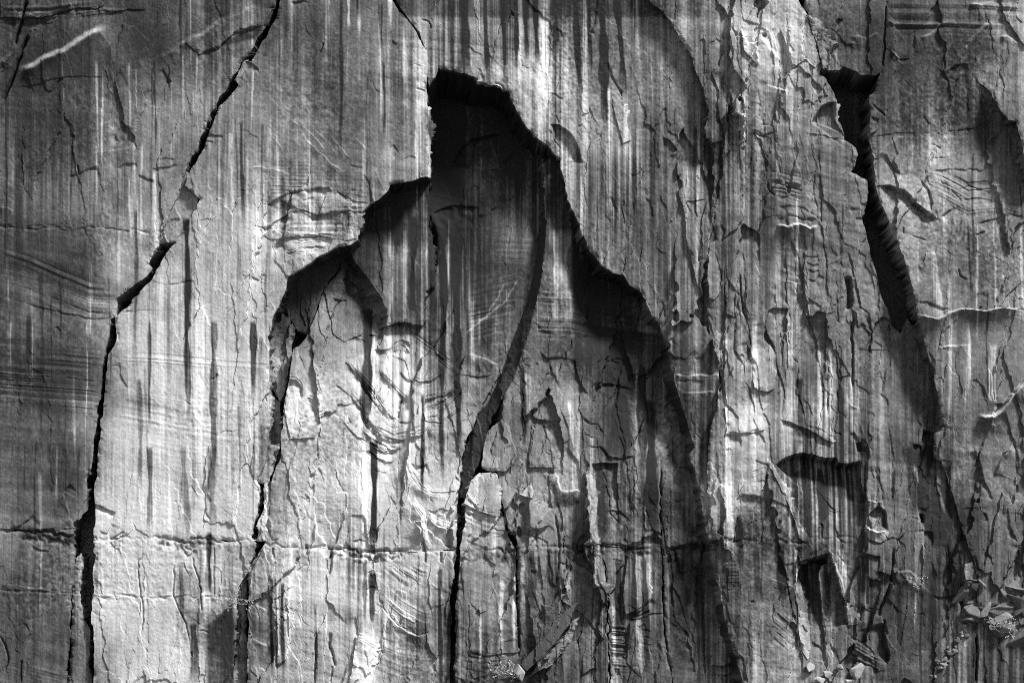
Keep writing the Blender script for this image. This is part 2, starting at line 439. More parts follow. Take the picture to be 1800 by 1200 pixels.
# ------------------------------------------------------------------ traced flake edges, ledges and cracks
SCARPS = """1|570,410 600,490 615,560 620,610 650,650 675,690 685,765|-.4|60
1|60,440 150,435 250,410 330,395 420,385 500,390 575,385|-.12|14
1|590,355 640,325 690,300 705,285|.25|40
1|80,365 170,330 230,290 330,250 420,190 500,140 540,120|.75|26|14
1|0,95 100,90 200,95 270,75 370,40 480,40 520,25|-.35|25
1|500,40 560,60 640,50 715,50 740,45|-.18|20
1|710,290 760,312 830,270 930,210 1010,170 1080,120 1150,80 1220,50 1330,30|.3|16|8
1|1000,270 1100,232 1130,200 1180,160 1250,135 1320,125|-.5|20
1|815,340 840,390 865,410|-.25|15
1|850,320 845,400 850,450|-.15|10
1|765,340 770,400 760,440 768,465|.2|12
1|340,890 400,870 440,850 500,835|-.25|14|5
1|580,855 620,830 680,825 690,850|-.3|14|4
1|690,880 740,900 780,910|-.2|12|4
1|760,855 820,850 870,830 910,825|-.3|12|4
1|780,800 830,795 880,800|-.2|12|4
1|420,860 470,845 500,850|-.2|10|4
1|1230,303 1270,320 1290,345 1295,365|-.35|20
1|1020,690 1060,680 1115,680 1120,700|-.3|20
1|1010,705 1040,703 1075,712|-.2|12
1|0,1130 100,1135 200,1128 330,1150 450,1160|-.07|8
1|0,1040 40,1045 70,1060|.2|12
1|1225,640 1260,680 1300,700|-.1|14
1|1350,640 1390,700 1429,760|.12|14
1|0,330 30,290 60,240 90,200|.4|14|8
1|100,60 160,70 260,60|.2|14|5
2|0,1135 70,1140 130,1100 200,1065 260,1050 330,1075 400,1060 490,1055 560,1060|-.45|24
2|50,1030 100,1020 140,990 200,960 270,955 330,945 390,940 420,970|-.5|40
2|140,990 220,1040 290,1080 330,1100|-.25|20
2|20,1190 120,1150 220,1160 320,1170 420,1160 500,1170 530,1200|.25|16
2|430,950 480,990 520,1010 600,1020|-.2|16
2|460,1000 500,960 510,940|-.2|10
2|200,600 240,630 270,690 300,730 360,770 410,830 470,860|.18|12
2|100,490 150,540 210,590|.14|12
2|90,640 120,700 170,750|.16|12
2|330,650 380,700 430,770|.14|12
2|400,680 450,740 500,800|.12|12
2|600,820 640,880 670,930|.12|10
2|250,620 320,680 380,760|.12|10
2|520,690 560,730 590,760|.1|10
2|720,720 745,770 720,800|-.15|10
2|500,830 540,840 570,845|-.15|10
2|0,840 60,840 130,860 200,880|.12|14
2|200,20 260,2 300,15|-.3|16
2|780,340 830,320 880,335|-.1|10
2|1015,850 1030,790 1060,740 1110,700 1170,685 1280,670|-.8|60
2|905,1080 960,1050 1020,1035 1150,1040|-.5|50
2|1200,1060 1250,1040 1270,1035|-.3|14
2|1250,1010 1310,995|-.3|12
2|1390,980 1429,985|-.3|14
2|1120,930 1150,950|-.3|12
2|1150,1080 1200,1050 1260,1035|.2|14
2|1180,870 1200,845 1240,850|-.2|20
2|1100,230 1120,265 1165,275|-.3|18
2|1135,340 1160,350 1175,405|-.2|20
3|300,630 350,628 400,660 430,700 455,760 475,820|-.7|55
3|300,640 330,700 360,740 355,780|-.2|14
3|300,460 340,475 375,500|-.25|14
3|1135,800 1140,900 1138,1000 1135,1100|.4|14|4
3|1110,330 1130,400 1150,450 1145,520 1160,600 1180,700|-.3|20
3|1180,330 1185,400 1210,450 1225,540 1245,620 1280,700 1285,770|-.5|24
3|1250,100 1240,200 1260,350 1270,480 1280,600 1290,760|-.3|20
3|1215,60 1230,150 1245,190 1265,120|-.3|14
3|640,440 680,500 700,570|.3|14
3|600,300 620,380 660,450 680,520|-.2|14
3|870,690 905,705 940,740 960,760|-.6|45
3|875,690 870,780 860,850|.35|26
3|780,1000 800,1010 810,1050 825,1100|-.2|16
3|680,1000 670,1060 685,1140|-.2|12
3|620,980 640,1050 630,1110|-.2|12
3|580,1080 610,1120|-.2|10
3|820,680 835,750 850,840|-.15|12
3|1320,650 1380,680 1429,660|-.3|16
3|1040,990 1035,1060 1045,1100|-.2|10
3|0,280 60,340 90,400|-.12|14
3|750,940 790,960 820,980|-.12|12
3|870,930 940,960 975,1000|.12|20
4|0,130 40,220 90,240 100,310|.4|18
4|200,130 230,220 265,330|-.4|40
4|130,420 180,440 240,465|.35|16|4
4|110,180 150,240 200,300|.35|20|8
4|360,620 385,580 410,535 450,510 490,510|-.9|40
4|315,665 400,680 470,690 510,690|-.2|14
4|60,650 100,660 120,680 150,665 190,655|-.25|20
4|190,655 195,750 200,900|-.2|20
4|265,690 275,760 310,870 320,960|.2|16
4|110,690 140,780 140,880|-.15|14
4|190,1100 250,1085 320,1100 390,1100|-.45|8
4|185,1125 240,1140 300,1130 350,1145 400,1130|.7|12|5
4|150,925 200,915 260,930|.2|10
4|190,990 260,985 320,1000|-.2|10
4|190,1040 260,1035 330,1050 390,1075|-.2|12
4|550,1045 610,1050|-.25|10
4|580,1095 645,1100|-.2|10
4|1010,400 1040,360 1080,330 1150,325|-.5|30
4|760,245 800,290 820,312 860,290 880,240 880,160|.4|12|4
4|740,100 780,130 830,200|.2|14
4|1150,20 1200,25 1260,15 1280,0|.35|12|4
4|1300,190 1340,185 1390,210 1429,230|.3|12|4
4|900,190 960,170 1000,130 1070,90|.25|14|5
4|1060,290 1130,240 1210,150 1260,100|.2|14|5
4|560,190 600,180 640,190 700,160|.25|12|4
4|440,140 480,160 540,220 580,220|-.25|14
4|640,690 800,670 1000,660 1150,645 1240,640|-.14|14
4|700,785 740,730 790,690 840,683|.3|12|3
4|730,770 760,820 810,880|-.3|16
4|700,930 760,930 820,960 880,1010 940,1060 1000,1100|-.8|28
4|905,900 950,950 970,1010 965,1065|-.3|22
4|1010,1090 1050,1060 1105,1030|-.35|16
4|960,790 1040,790 1140,780|-.12|10
4|960,860 1050,850 1150,850 1250,845|-.2|12
4|1000,900 1060,940 1110,990 1160,1000|-.25|14
4|1080,950 1150,930 1250,960 1350,980|-.2|14
4|1120,1000 1200,990 1300,1010 1400,1040|-.2|14
4|1190,1120 1260,1100 1350,1080 1429,1090|-.25|14
4|965,725 1000,735 1015,750|-.15|10
4|1230,730 1270,700 1330,650|-.2|10
4|740,540 740,600 730,640|-.12|12
4|660,590 700,600|-.5|14
4|1060,1110 1110,1080 1160,1060|.2|10
5|0,370 150,410 300,450 450,480 575,480|-.16|10
5|0,300 150,335 300,400 450,450 575,465|-.1|8
5|750,290 830,315 900,310 990,295|-.16|14
5|1140,680 1150,630 1170,605 1190,600|-.16|14
5|1260,270 1300,290 1325,255|-.2|8
5|1320,455 1345,440 1350,420|-.2|8
5|585,470 640,455 700,445 830,445|-.1|12
5|600,700 605,760 640,840|-.2|10
5|200,770 300,770 400,790 500,800|-.1|6
5|420,0 435,60 440,80|-.12|6
5|270,530 290,525 305,545|-.3|6
6|110,180 115,130 140,95 200,75 260,80 320,70 400,75 430,90|-.4|25
6|160,155 210,150 260,130 330,110 380,120|-.3|16
6|180,170 230,150 300,150 340,140|.2|10
6|110,180 150,230 180,260|-.2|16
6|610,650 640,640 700,630 720,605 760,590 790,600 800,640|-.5|18
6|700,630 750,615 780,620 795,650 800,665|-.3|12
6|480,700 520,750 560,800 600,860 640,930 670,970 700,1000 730,1000|-.35|13
6|520,720 560,780 610,840 660,920 700,970 740,1000|-.35|12
6|460,840 520,890 560,940 590,1000 620,1040 680,1080 740,1090 800,1080 850,1075 900,1060|-.4|16
6|560,1050 620,1090 660,1110 710,1140 750,1130|-.35|9
6|560,1070 620,1125 680,1155 740,1155|-.3|9
6|600,1040 650,1075 700,1100 760,1105|-.3|9
6|640,740 680,790 730,840 770,880 800,900 815,915|-.35|13
6|750,750 790,790 830,800|-.3|12
6|770,880 800,840 840,800 880,770 900,740|.25|12
6|870,960 920,930 970,900 1010,850 1040,800|-.3|12
6|870,990 930,970 990,920 1040,870 1055,830|-.3|12
6|860,950 880,890 930,880 980,870 1020,840|-.3|14
6|800,780 850,810 910,800 960,760|-.2|12
6|880,1060 920,1030 1000,1035 1090,1010|.2|12
6|930,1000 960,930 1000,950|-.2|10
6|740,1000 800,1005 830,1000|-.25|12
6|600,1180 580,1150 620,1180 680,1200|-.25|10
6|280,885 320,895 345,930 350,955|-.35|25
6|170,790 230,795 260,830 265,880|-.4|30
6|415,385 450,395 485,390|-.35|14
6|480,290 510,300 540,350 555,400 570,450|-.3|16
6|490,600 520,570 560,590 580,600|-.25|14
6|590,560 630,565 670,570|-.35|16
6|260,630 300,620 340,615|-.12|12
6|1080,665 1150,670 1240,715|.35|16|3
6|800,560 870,600 960,680 1040,740|-.25|18
6|1050,770 1150,775 1230,760|-.2|12
6|430,815 470,850 520,880|-.15|10
6|1100,1060 1150,1020 1190,1010|.2|12
6|360,440 400,450 420,450|-.2|10
7|250,650 290,690 350,680 400,690 430,700|-.35|18
7|150,640 190,650 205,680|.25|14
7|220,490 260,540 330,570 400,550|-.15|16
7|435,680 440,760 460,820 500,870|-.45|20
7|500,840 530,815 600,810 680,820 735,840|-.4|20
7|690,770 760,765|-.25|26
7|600,690 650,680 700,690|-.15|16
7|470,980 500,1010 550,1015 560,1040 580,1060|-.3|16
7|430,1020 470,1060 530,1100|.2|14
7|480,1130 560,1130 600,1180 650,1195|-.35|16
7|630,945 680,945 725,955|-.12|10
7|560,700 620,690 660,700|-.2|12
7|880,650 920,680 930,690 990,695 1030,640|-.3|18
7|860,590 900,600 930,590|-.15|12
7|920,770 1000,780 1080,770 1140,765 1170,790|.4|16|3
7|940,800 1000,795 1080,800|-.2|10
7|960,855 1050,857 1140,855|.25|12|3
7|1030,690 1085,688|-.15|10
7|1190,1060 1280,1060 1370,1040|-.25|16
7|1250,330 1250,400 1260,460 1265,500|-.25|12
7|1275,130 1280,260 1290,300 1285,420 1310,480|-.35|16
7|1130,150 1150,190 1165,270 1160,330|-.3|14
7|1180,200 1175,330 1190,460|.2|12
7|1380,500 1400,560 1429,600|-.4|20
7|1290,600 1310,660 1330,720|-.3|14
7|790,300 820,285 860,283|.2|12
7|870,390 880,450 890,480|-.2|12
7|600,520 700,530 800,520|-.08|8
7|1240,690 1270,660|-.2|10
7|1050,210 1050,180|-.2|8
8|885,460 930,470 990,490 1040,465 1090,445 1160,440 1220,450 1310,432 1380,445 1429,445|1.0|9|4
8|885,400 940,405 1000,425 1060,440|-.35|18
8|990,630 1080,622 1160,615|.25|8|3
8|1195,960 1230,980 1270,980 1310,950 1340,910 1380,860 1429,800|1.0|16|7
8|1240,890 1290,912 1335,910|-.4|12
8|1150,800 1190,790 1220,830 1240,880 1260,900|-.35|16
8|1200,990 1230,1010 1280,1020 1310,1000|.2|8
8|1310,420 1340,370 1429,290|-.3|16
8|890,210 920,200 935,150|.3|10
8|700,300 740,312 748,345|-.3|14
8|530,330 550,335 580,330|.2|8
8|715,385 740,400 760,450 780,520|.3|14
8|195,995 260,1010 330,1035 380,1060 410,1085 470,1110|-.5|30
8|120,510 150,570 180,620 190,700 215,780 230,850 215,950 230,1000|-.35|20
8|540,1060 580,1060 600,1110 610,1180|-.35|18
8|610,1100 650,1060 690,1010|.2|8
8|620,1140 660,1090 700,1050|.2|8
8|380,490 420,510 440,530 430,550|-.25|12
8|340,290 380,295 400,260|-.3|14
8|330,200 370,215 400,210|-.2|8
8|340,240 375,255 400,240|-.2|8
8|320,160 365,180 405,170|-.2|8
8|870,1118 920,1125|-.5|16
8|920,1048 970,1060|-.8|50
8|860,850 885,820|.2|8
8|200,570 250,610 260,640|.2|8
8|280,120 285,250 300,380 310,440|-.25|12
8|180,300 185,450 190,560|-.25|12
8|420,120 430,250 420,400|.15|12
8|980,800 1010,780 1030,810|-.15|16
8|1000,990 1030,1030 1100,1050|-.2|12
8|560,630 700,640 850,632|-.12|14
9|0,430 60,430 100,405 140,380 165,350|-.5|16
9|0,700 100,715 200,725 370,740|.16|10
9|320,240 330,300 350,370 370,400|.35|14
9|320,240 340,215 355,200|-.4|20
9|460,295 520,315 585,343|-.5|16
9|500,430 540,450 565,395|-.25|12
9|1035,200 1030,260 1035,340 1060,385|-.2|14
9|960,200 980,240 1000,210|-.12|8
9|1130,670 1160,690 1200,715|.15|10
9|950,870 1000,900 1030,890|-.2|10
9|1000,1200 1010,1150|-.2|8
9|160,510 200,530 250,540|-.2|10
9|550,490 580,530 600,520|-.2|12
9|920,530 950,560 990,530|-.3|10
10|240,240 270,240 300,270 300,300|-.2|14
10|200,270 250,260 290,290|-.12|12
10|560,40 600,40 640,70 680,95 720,90 750,50|-.5|16
10|600,10 660,40 720,30 750,0|-.3|8
10|620,130 680,140 730,120|-.2|10
10|740,110 800,130 860,210 920,240 1000,235|.25|14|3
10|800,100 850,112 890,100|-.4|14
10|820,260 840,310 870,350 880,420 890,480 920,520|.35|18|3
10|900,330 930,380 970,400 1030,420|.3|12|3
10|900,360 940,410 990,425|.2|8
10|830,400 860,430 850,480|.2|12
10|510,490 550,480 595,495|-.4|14
10|570,470 600,440 605,420|-.2|10
10|660,820 700,870 740,910 800,940 850,960 900,940|.45|12|3
10|660,810 640,850 610,840|-.2|10
10|800,610 820,660 850,700 870,700|.25|10
10|690,560 710,575 740,555|-.3|10
10|690,610 730,610|-.25|8
10|590,640 620,630|-.3|8
10|580,740 600,720 640,720|-.2|8
10|890,840 920,810 945,770 955,720|-.3|16
10|910,700 940,720 960,715|.25|10
10|530,860 540,900 545,960 530,1000|-.35|18
10|530,962 570,970 600,990 640,1012|.3|14
10|655,980 660,1050 640,1090|-.3|14
10|0,790 40,815 80,835|.25|12|3
10|110,820 160,830 220,820|-.2|8
10|0,970 40,990 90,1010|.2|10|3
10|340,110 360,140 375,210|-.12|8
10|430,120 445,180 470,250|-.15|8
10|290,180 310,235|-.12|8
10|1075,340 1120,350 1160,370 1240,365|-.45|15
10|1070,480 1120,490 1160,510 1200,520|-.2|10
10|1090,270 1120,300 1150,340|-.25|12
10|1060,1075 1150,1080 1250,1070 1300,1060|.2|12
10|1075,1100 1120,1110 1180,1120|-.2|8
10|1075,1130 1120,1140 1190,1150|-.2|8
10|1090,1050 1130,1070 1190,1085|-.2|8
10|1160,470 1180,500 1200,515|.25|10
10|470,650 490,710 520,760|.15|12
10|230,640 270,610 290,600|-.12|12
11|200,0 195,80 190,150 210,190|.3|14
11|300,150 300,220 305,290 330,335|-.3|20
11|290,148 310,128 330,140|-.35|14
11|330,140 350,190 360,230 400,240 440,230 480,250 495,290|.4|12|3
11|510,105 560,98 650,98|-.8|60
11|580,345 610,335 660,340 700,380 715,400|-.3|16
11|540,500 600,510 700,510 780,490|-.2|12
11|690,560 680,650 665,740 670,840 690,860|-.45|20
11|690,800 740,830 800,800 815,770|-.35|14
11|700,840 750,860 810,830|-.3|10
11|690,870 750,880 820,850 870,850 880,830|-.3|14
11|700,760 750,780 800,740 815,700|.25|12
11|765,930 810,935|-.35|8
11|765,965 812,970|-.35|8
11|770,1000 812,1005|-.3|8
11|785,1035 810,1040|-.3|8
11|610,950 660,955 700,940|-.3|8
11|610,1000 660,1005 690,990|-.25|8
11|620,1060 660,1050 690,1080|-.25|10
11|620,1130 650,1130 660,1160|-.5|14
11|785,475 850,480 870,490|-.35|14
11|960,640 1020,630|-.25|14
11|940,560 950,610 955,650|-.2|12
11|1110,1110 1180,1115 1235,1100|-.55|10
11|1110,1145 1180,1160 1240,1130|-.5|10
11|1140,1000 1190,1000|-.35|20
11|1265,260 1320,258 1370,262|-.35|18
11|1090,245 1130,235 1165,195|.3|10|3
11|1150,480 1180,470 1220,480|-.3|8
11|1330,80 1370,95 1410,100|-.3|14
11|1320,150 1370,130|-.2|10
11|1250,1040 1270,1060|.3|8
11|1010,160 1030,150 1040,165|-.2|8
11|950,115 1000,113|-.2|8
11|850,80 870,95|-.2|8
11|560,0 600,60 680,70 730,60|-.35|16
11|200,420 250,440 310,400|-.2|14
11|205,640 235,640|-.25|12
11|340,590 390,610 430,590|-.25|10
11|430,690 470,720 520,720 580,700|.35|10|3
11|470,850 500,900 560,1000|.2|12
11|230,560 225,620 205,640|-.15|10
11|1000,520 1060,520|-.3|10
12|180,108 230,66 310,45 370,55 430,75 490,76 492,95 550,102 612,90|-2.3|70|1.2|.04
12|550,260 580,262 575,285|-.3|8
12|640,205 637,285|.2|14
12|640,285 690,292 718,298|.4|8|3
12|700,110 700,190 720,240 718,298|-.25|14
12|635,370 690,320 725,340 740,440|-.9|28
12|625,420 680,447 742,446|.55|10|4
12|0,255 60,255 130,265|-.3|18
12|5,255 8,310|-.2|8
12|300,600 340,602 370,580 430,575 445,590|-2.2|90|1.2|.06
12|450,540 480,650 510,740 530,800 545,910|-.9|45|1.2|.08
12|440,540 500,640 535,760 550,870|.3|14|3
12|410,440 425,480 445,510|.35|12
12|910,350 915,400 925,440|.25|14
12|925,435 970,440|-.5|20
12|625,550 660,562 700,565|-.5|16
12|690,640 750,660 770,650|-.4|14
12|630,520 625,550|.2|10
12|720,890 735,1000 750,1060 740,1110|-1.0|24
12|720,930 760,1010 790,1040 800,1200|.3|14
12|550,970 620,1000 690,1050|-.3|10
12|560,1040 620,1060 690,1110|-.25|10
12|560,1070 640,1100 700,1140|-.25|10
12|770,640 850,640 900,680 950,740 980,760|.35|14|4
12|820,680 860,690 900,740|.3|10|3
12|965,762 1000,770 1090,765|-.4|14
12|640,820 700,830 690,870|-.25|12
12|610,800 640,830 690,850|-.2|12
12|1210,100 1230,190 1260,250 1270,290|-.4|16
12|1220,340 1240,350 1250,390|-.35|10
12|1345,320 1355,400 1370,450 1400,500|-.4|16
12|1230,540 1260,570 1265,620|-.4|12
12|1280,165 1310,90 1370,0|.6|16|5
12|1190,10 1200,80 1190,150|.25|12
12|1120,690 1200,685 1240,720|.4|12|3
12|1340,520 1350,600 1330,700|-.25|12
12|1410,500 1405,600 1420,680|-.4|14
12|0,1050 20,1080 40,1200|-.5|16
12|360,990 400,1010 435,1050|-.3|14
12|320,905 345,940|-.3|10
12|130,560 170,590 200,610|.15|10
12|150,670 200,690 290,720|.25|12
12|180,840 230,880 290,920|-.15|14
12|190,990 240,1020 290,1050|.15|10
12|100,740 110,830 115,960|.15|8
12|60,140 130,110|-.25|8
12|70,190 130,180|-.2|8
12|940,240 960,280 935,340|.35|10
12|690,130 690,180|-.2|8
12|780,120 770,260|-.2|12
12|1030,500 1040,560 1030,740|-.2|10
12|940,490 950,560 970,640|-.15|10
12|1110,320 1180,325 1250,320|-.12|10"""
for ln in SCARPS.split('\n'):
    f = ln.split('|')
    hh = float(f[2])
    if f[0] in ('6', '10') and len(f[1].split()) >= 4 and abs(hh) < .45:      # finer laminae beside each contorted bed
        for dx_, dy_, kk in ((-1, 4, .45), (-2, 8, .4), (1, -5, .3)):
            scarp([(x + dx_, y + dy_) for x, y in Z(int(f[0]), f[1])], hh * kk * .7, 6, 1.2, .2, .6)
    scarp(Z(int(f[0]), f[1]), hh * (.62 if f[0] in ('6', '10') and abs(hh) < .5 else .62 if abs(hh) < .65 else 1.1), float(f[3]), float(f[4]) if len(f) > 4 else 1.2, float(f[5]) if len(f) > 5 else .16)
GROOVES = """1|135,0 110,90 85,170 75,230|2.2|.7
1|150,170 110,240 85,320 60,400 20,480 0,520|2.6|.8
2|905,1080 895,1150 900,1200|1.6|.4
4|735,-60 732,60 730,150 720,350|1.3|.35
6|740,990 745,940 750,900 770,890|1.6|.4
6|905,0 920,70 925,160 930,240|5|.7
8|545,270 548,350 556,440|5|1.0
8|570,440 575,490 562,560 565,620 565,760 570,850|2|.5
8|0,250 10,400 30,500|1.6|.4
9|720,540 690,600 700,700 715,800 720,880 700,960|1.2|.2
9|880,600 870,650 865,740 890,820 930,900 950,1000|1.2|.22
9|960,560 1000,690 1010,780 1010,850|1.2|.22
9|1075,500 1075,600 1070,780|1.2|.2
9|0,960 20,1000 40,1080 20,1150|1.6|.3
9|105,1080 105,1200|1.4|.3
10|283,500 285,560|2.4|.4
10|405,540 408,600 390,660|2|.4
10|400,940 395,1000 410,1050 430,1120|2.2|.4
10|330,940 325,1050 330,1200|1.4|.3
10|410,1110 400,1200|1.2|.25
10|110,520 115,580|1.6|.3
10|620,520 630,600|1.8|.35
10|870,480 880,600|1.8|.35
10|955,540 960,600|1.8|.35
11|860,120 858,300 865,480|1.6|.4
11|865,480 870,760 880,950 910,1180|1.4|.35
11|1070,720 1075,950 1080,1180|1.2|.25
11|930,520 945,600|1.4|.25
11|140,500 142,700 146,1080|1.8|.6
11|330,340 345,460 350,600 335,720|2|.4
12|770,520 765,600 760,680 730,760 700,830 690,880|2|.5
12|1120,690 1110,750 1125,850 1135,910|3.6|1.2
12|1190,950 1195,1050 1190,1200|1.8|.5
12|720,880 740,960|1.6|.3
12|910,350 912,400|3|.6
12|600,-10 605,40|4|.8"""
for ln in GROOVES.split('\n'):
    f = ln.split('|')
    groove(Z(int(f[0]), f[1]), float(f[2]), float(f[3]))
for n, x, y, rx, ry, dp in ((4, 100, 10, 34, 34, 1.0), (4, 125, 178, 11, 10, .5), (3, 915, 1110, 4, 4, -.2), (11, 165, 330, 26, 40, .5), (11, 150, 440, 14, 30, .6), (11, 470, 520, 34, 80, .35), (8, 560, 520, 8, 20, .3), (2, 1215, 870, 36, 30, .25)):
    ox, oy = ORG[n]
    pit((ox + x * .35, oy + y * .35), rx * .35, ry * .35, dp)

# bedding
beds(Z(5, "0,90 300,180 600,360 585,500 300,510 0,430"), Z(5, "0,290 150,330 300,400 450,460 580,470"), 6, .06, .06, 20, 11)
beds(Z(5, "0,560 250,560 535,620 500,1000 250,960 -60,960 -60,560"), Z(5, "-100,640 250,665 520,690"), 5, .07, .08, 20, 12)
beds(Z(5, "585,620 1350,690 1350,760 600,720"), Z(5, "590,650 900,680 1350,720"), 4, .035, .04, 12, 13)
beds(Z(5, "620,780 1350,880 1340,1180 520,1080"), Z(5, "590,800 900,850 1350,900"), 6, .03, .05, 25, 14)
beds(Z(5, "750,290 1350,460 1350,540 900,420"), Z(5, "750,290 1350,480"), 5, .035, .06, 18, 15)
beds(Z(7, "250,330 430,350 850,480 860,640 640,620 210,620"), Z(7, "220,490 400,500 600,535 860,560"), 4.5, .10, .08, 16, 16)
beds(Z(7, "0,60 260,60 150,460 60,660 0,700"), Z(7, "-100,300 260,310"), 5, .03, .05, 16, 17)
beds(Z(6, "1085,100 1400,100 1290,640 1085,640"), Z(6, "1000,560 1400,470"), 4, .03, .05, 14, 18)
beds(Z(10, "300,240 560,240 560,430 300,430"), Z(10, "300,300 560,305"), 6, .03, .05, 14, 19)
beds(Z(10, "620,600 900,600 930,900 800,940 660,800"), Z(10, "600,640 660,700 760,790 860,850 930,860"), 5, .07, .05, 16, 20)
beds(Z(10, "560,960 910,930 910,1200 640,1200"), Z(10, "560,1000 760,1090 910,1110"), 7, .03, .05, 16, 21)
beds(Z(6, "540,1000 900,1020 900,1180 620,1200"), Z(6, "540,1010 620,1080 720,1125 800,1110 900,1070"), 4.5, .07, .05, 12, 22)
beds(Z(6, "830,760 1060,760 1060,1010 840,1000"), Z(6, "830,940 940,900 1060,810"), 5, .06, .04, 12, 23)
beds(Z(4, "860,840 1429,860 1429,1120 1100,1120 980,1000"), Z(4, "860,880 1000,900 1150,980 1300,960 1429,1000"), 6, .10, .05, 22, 24)
beds(Z(8, "200,120 520,200 700,330 700,420 500,360 200,330"), Z(8, "200,200 520,260 720,390"), 4.5, .05, .05, 16, 25)
beds(Z(4, "130,820 320,860 330,1090 190,1090"), Z(4, "130,930 200,925 330,960"), 6, .09, .04, 12, 26)
beds(Z(2, "100,960 420,950 600,1020 540,1080 520,1190 0,1190"), Z(2, "0,1130 200,1050 400,1040 600,1060"), 6, .09, .04, 14, 27)
beds(Z(11, "600,900 690,900 700,1180 610,1180"), Z(11, "600,950 700,960"), 4.5, .10, .05, 8, 28)
beds(Z(10, "1070,280 1240,340 1300,470 1070,500"), Z(10, "1070,380 1180,430 1300,450"), 4.5, .08, .04, 10, 29)
beds(Z(10, "1060,1040 1280,1070 1260,1180 1060,1180"), Z(10, "1060,1100 1160,1115 1280,1090"), 4, .09, .04, 10, 30)
beds(Z(12, "150,820 300,860 300,1090 150,1090"), Z(12, "150,840 300,960"), 6, .05, .03, 16, 31)
beds(Z(12, "540,940 700,1040 720,1140 540,1100"), Z(12, "540,970 700,1060"), 7, .10, .03, 10, 32)
beds(Z(1, "0,0 520,0 700,50 500,120 330,100 0,150"), Z(1, "0,80 260,70 500,30 700,40"), 6, .10, .05, 16, 33)
beds(P("1520,-110 1800,-110 1800,90 1560,60"), P("1500,20 1800,30"), 9, .10, .05, 25, 34)
beds(Z(9, "0,900 360,980 340,1240 -100,1240 -100,900"), Z(9, "-100,960 360,1080"), 6, .02, .06, 25, 35)
# the parting that runs right across the lower cliff: a crumbly seam
seam = P("-130,932 0,932 60,935 160,948 230,944 330,948 450,952 550,964 700,967 800,966 900,963 1000,960 1100,962 1200,960 1262,950 1400,952 1500,944")
pts = roughen(seam, 7, 3.2)
win = window(pts, 30)
d, s, r = dist_field(pts, win)
u = d * s
crumb = np.clip(noise(9, 8)[win] * 1.3 + noise(4, 4)[win], -1, 1.4)
gate = np.clip(.5 + 1.2 * noise(50, 60)[win], 0.15, 1.2) * np.where(XX[win] > 1260, .3, 1)
HM[win] += gate * (-.34 * np.exp(-(u / 2.4) ** 2) + .15 * crumb * np.exp(-((u - 7) / 9) ** 2))
TM[win] += gate * (-.20 * np.exp(-((u - 5) / 8) ** 2) * np.clip(.6 + crumb, 0, 1.4))
for yv, xs in ((1032, P("-130,1032 130,1042 160,1046 440,1050")), (402, P("-130,398 0,400 200,402 260,410"))):
    pts = roughen(xs, 7, 1.4)
    win = window(pts, 14)
    d, s, r = dist_field(pts, win)
    HM[win] += .09 * noise(7, 5)[win] * np.exp(-(d / 5) ** 2) - .05 * np.exp(-(d / 1.4) ** 2)

# long connected fractures down the ragged pillar and the lower panels
rl = random.Random(21)
for i in range(30):
    x, y, L = (rl.uniform(1262, 1560), rl.uniform(-60, 800), rl.uniform(140, 380)) if i < 17 else (rl.uniform(1640, 1790), rl.uniform(380, 900), rl.uniform(90, 220)) if i < 20 else (rl.uniform(840, 1180), rl.uniform(700, 980), rl.uniform(120, 260))
    a = math.pi / 2 - rl.uniform(-.02, .2)
    p = [(x, y)]
    while p[-1][1] < y + L:
        st = rl.uniform(14, 40)
        b = a + rl.gauss(0, .16) if rl.random() > .18 else rl.uniform(.2, 1.0)
        p.append((p[-1][0] + math.cos(b) * st * .8, p[-1][1] + math.sin(b) * st))
    scarp(p, rl.choice([-1, -1, 1]) * rl.uniform(.08, .24), rl.uniform(16, 46), 1.2, .08, 1.3)

# the many small chips, flake edges and hairline cracks of a weathered face
for i in range(800):
    x, y = rr.uniform(-110, 1910), rr.uniform(-100, 1300)
    iy, ix = int(np.clip(y + MY, 0, RH - 1)), int(np.clip(x + MX, 0, RW - 1))
    dens = rough[iy, ix] * (1.5 if x > 1250 else 1.0) * (1.3 if y > 780 else 1.0) * (0.45 if x < 470 and y < 930 else 1)
    if rr.random() > 0.75 * dens:
        continue
    L = rr.uniform(6, 34) * (1.4 if rr.random() < .2 else 1)
    vert = rr.random() < (0.72 if (x > 1150 or y > 700) else 0.4)
    a = rr.gauss(math.pi / 2, .28) if vert else rr.gauss(0.1, .45)
    k = rr.gauss(0, .025)
    p = [(x, y)]
    for j in range(4):
        p.append((p[-1][0] + math.cos(a) * L / 4, p[-1][1] + math.sin(a) * L / 4))
        a += k * L / 2 + rr.gauss(0, .18)
    if rr.random() < .2:
        groove(p, rr.uniform(.9, 1.5), rr.uniform(.08, .28))
    else:
        scarp(p, rr.choice([-1, -1, 1]) * rr.uniform(.02, .10), rr.uniform(4, 18), amp=1.6)


def finish(T):
    T = np.clip((T - .5) * 1.5 + .485, 0.0, 1.2)
    return np.where(T > .68, .68 + (T - .68) * .45, T).astype(np.float32)


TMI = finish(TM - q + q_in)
TM = finish(TM)



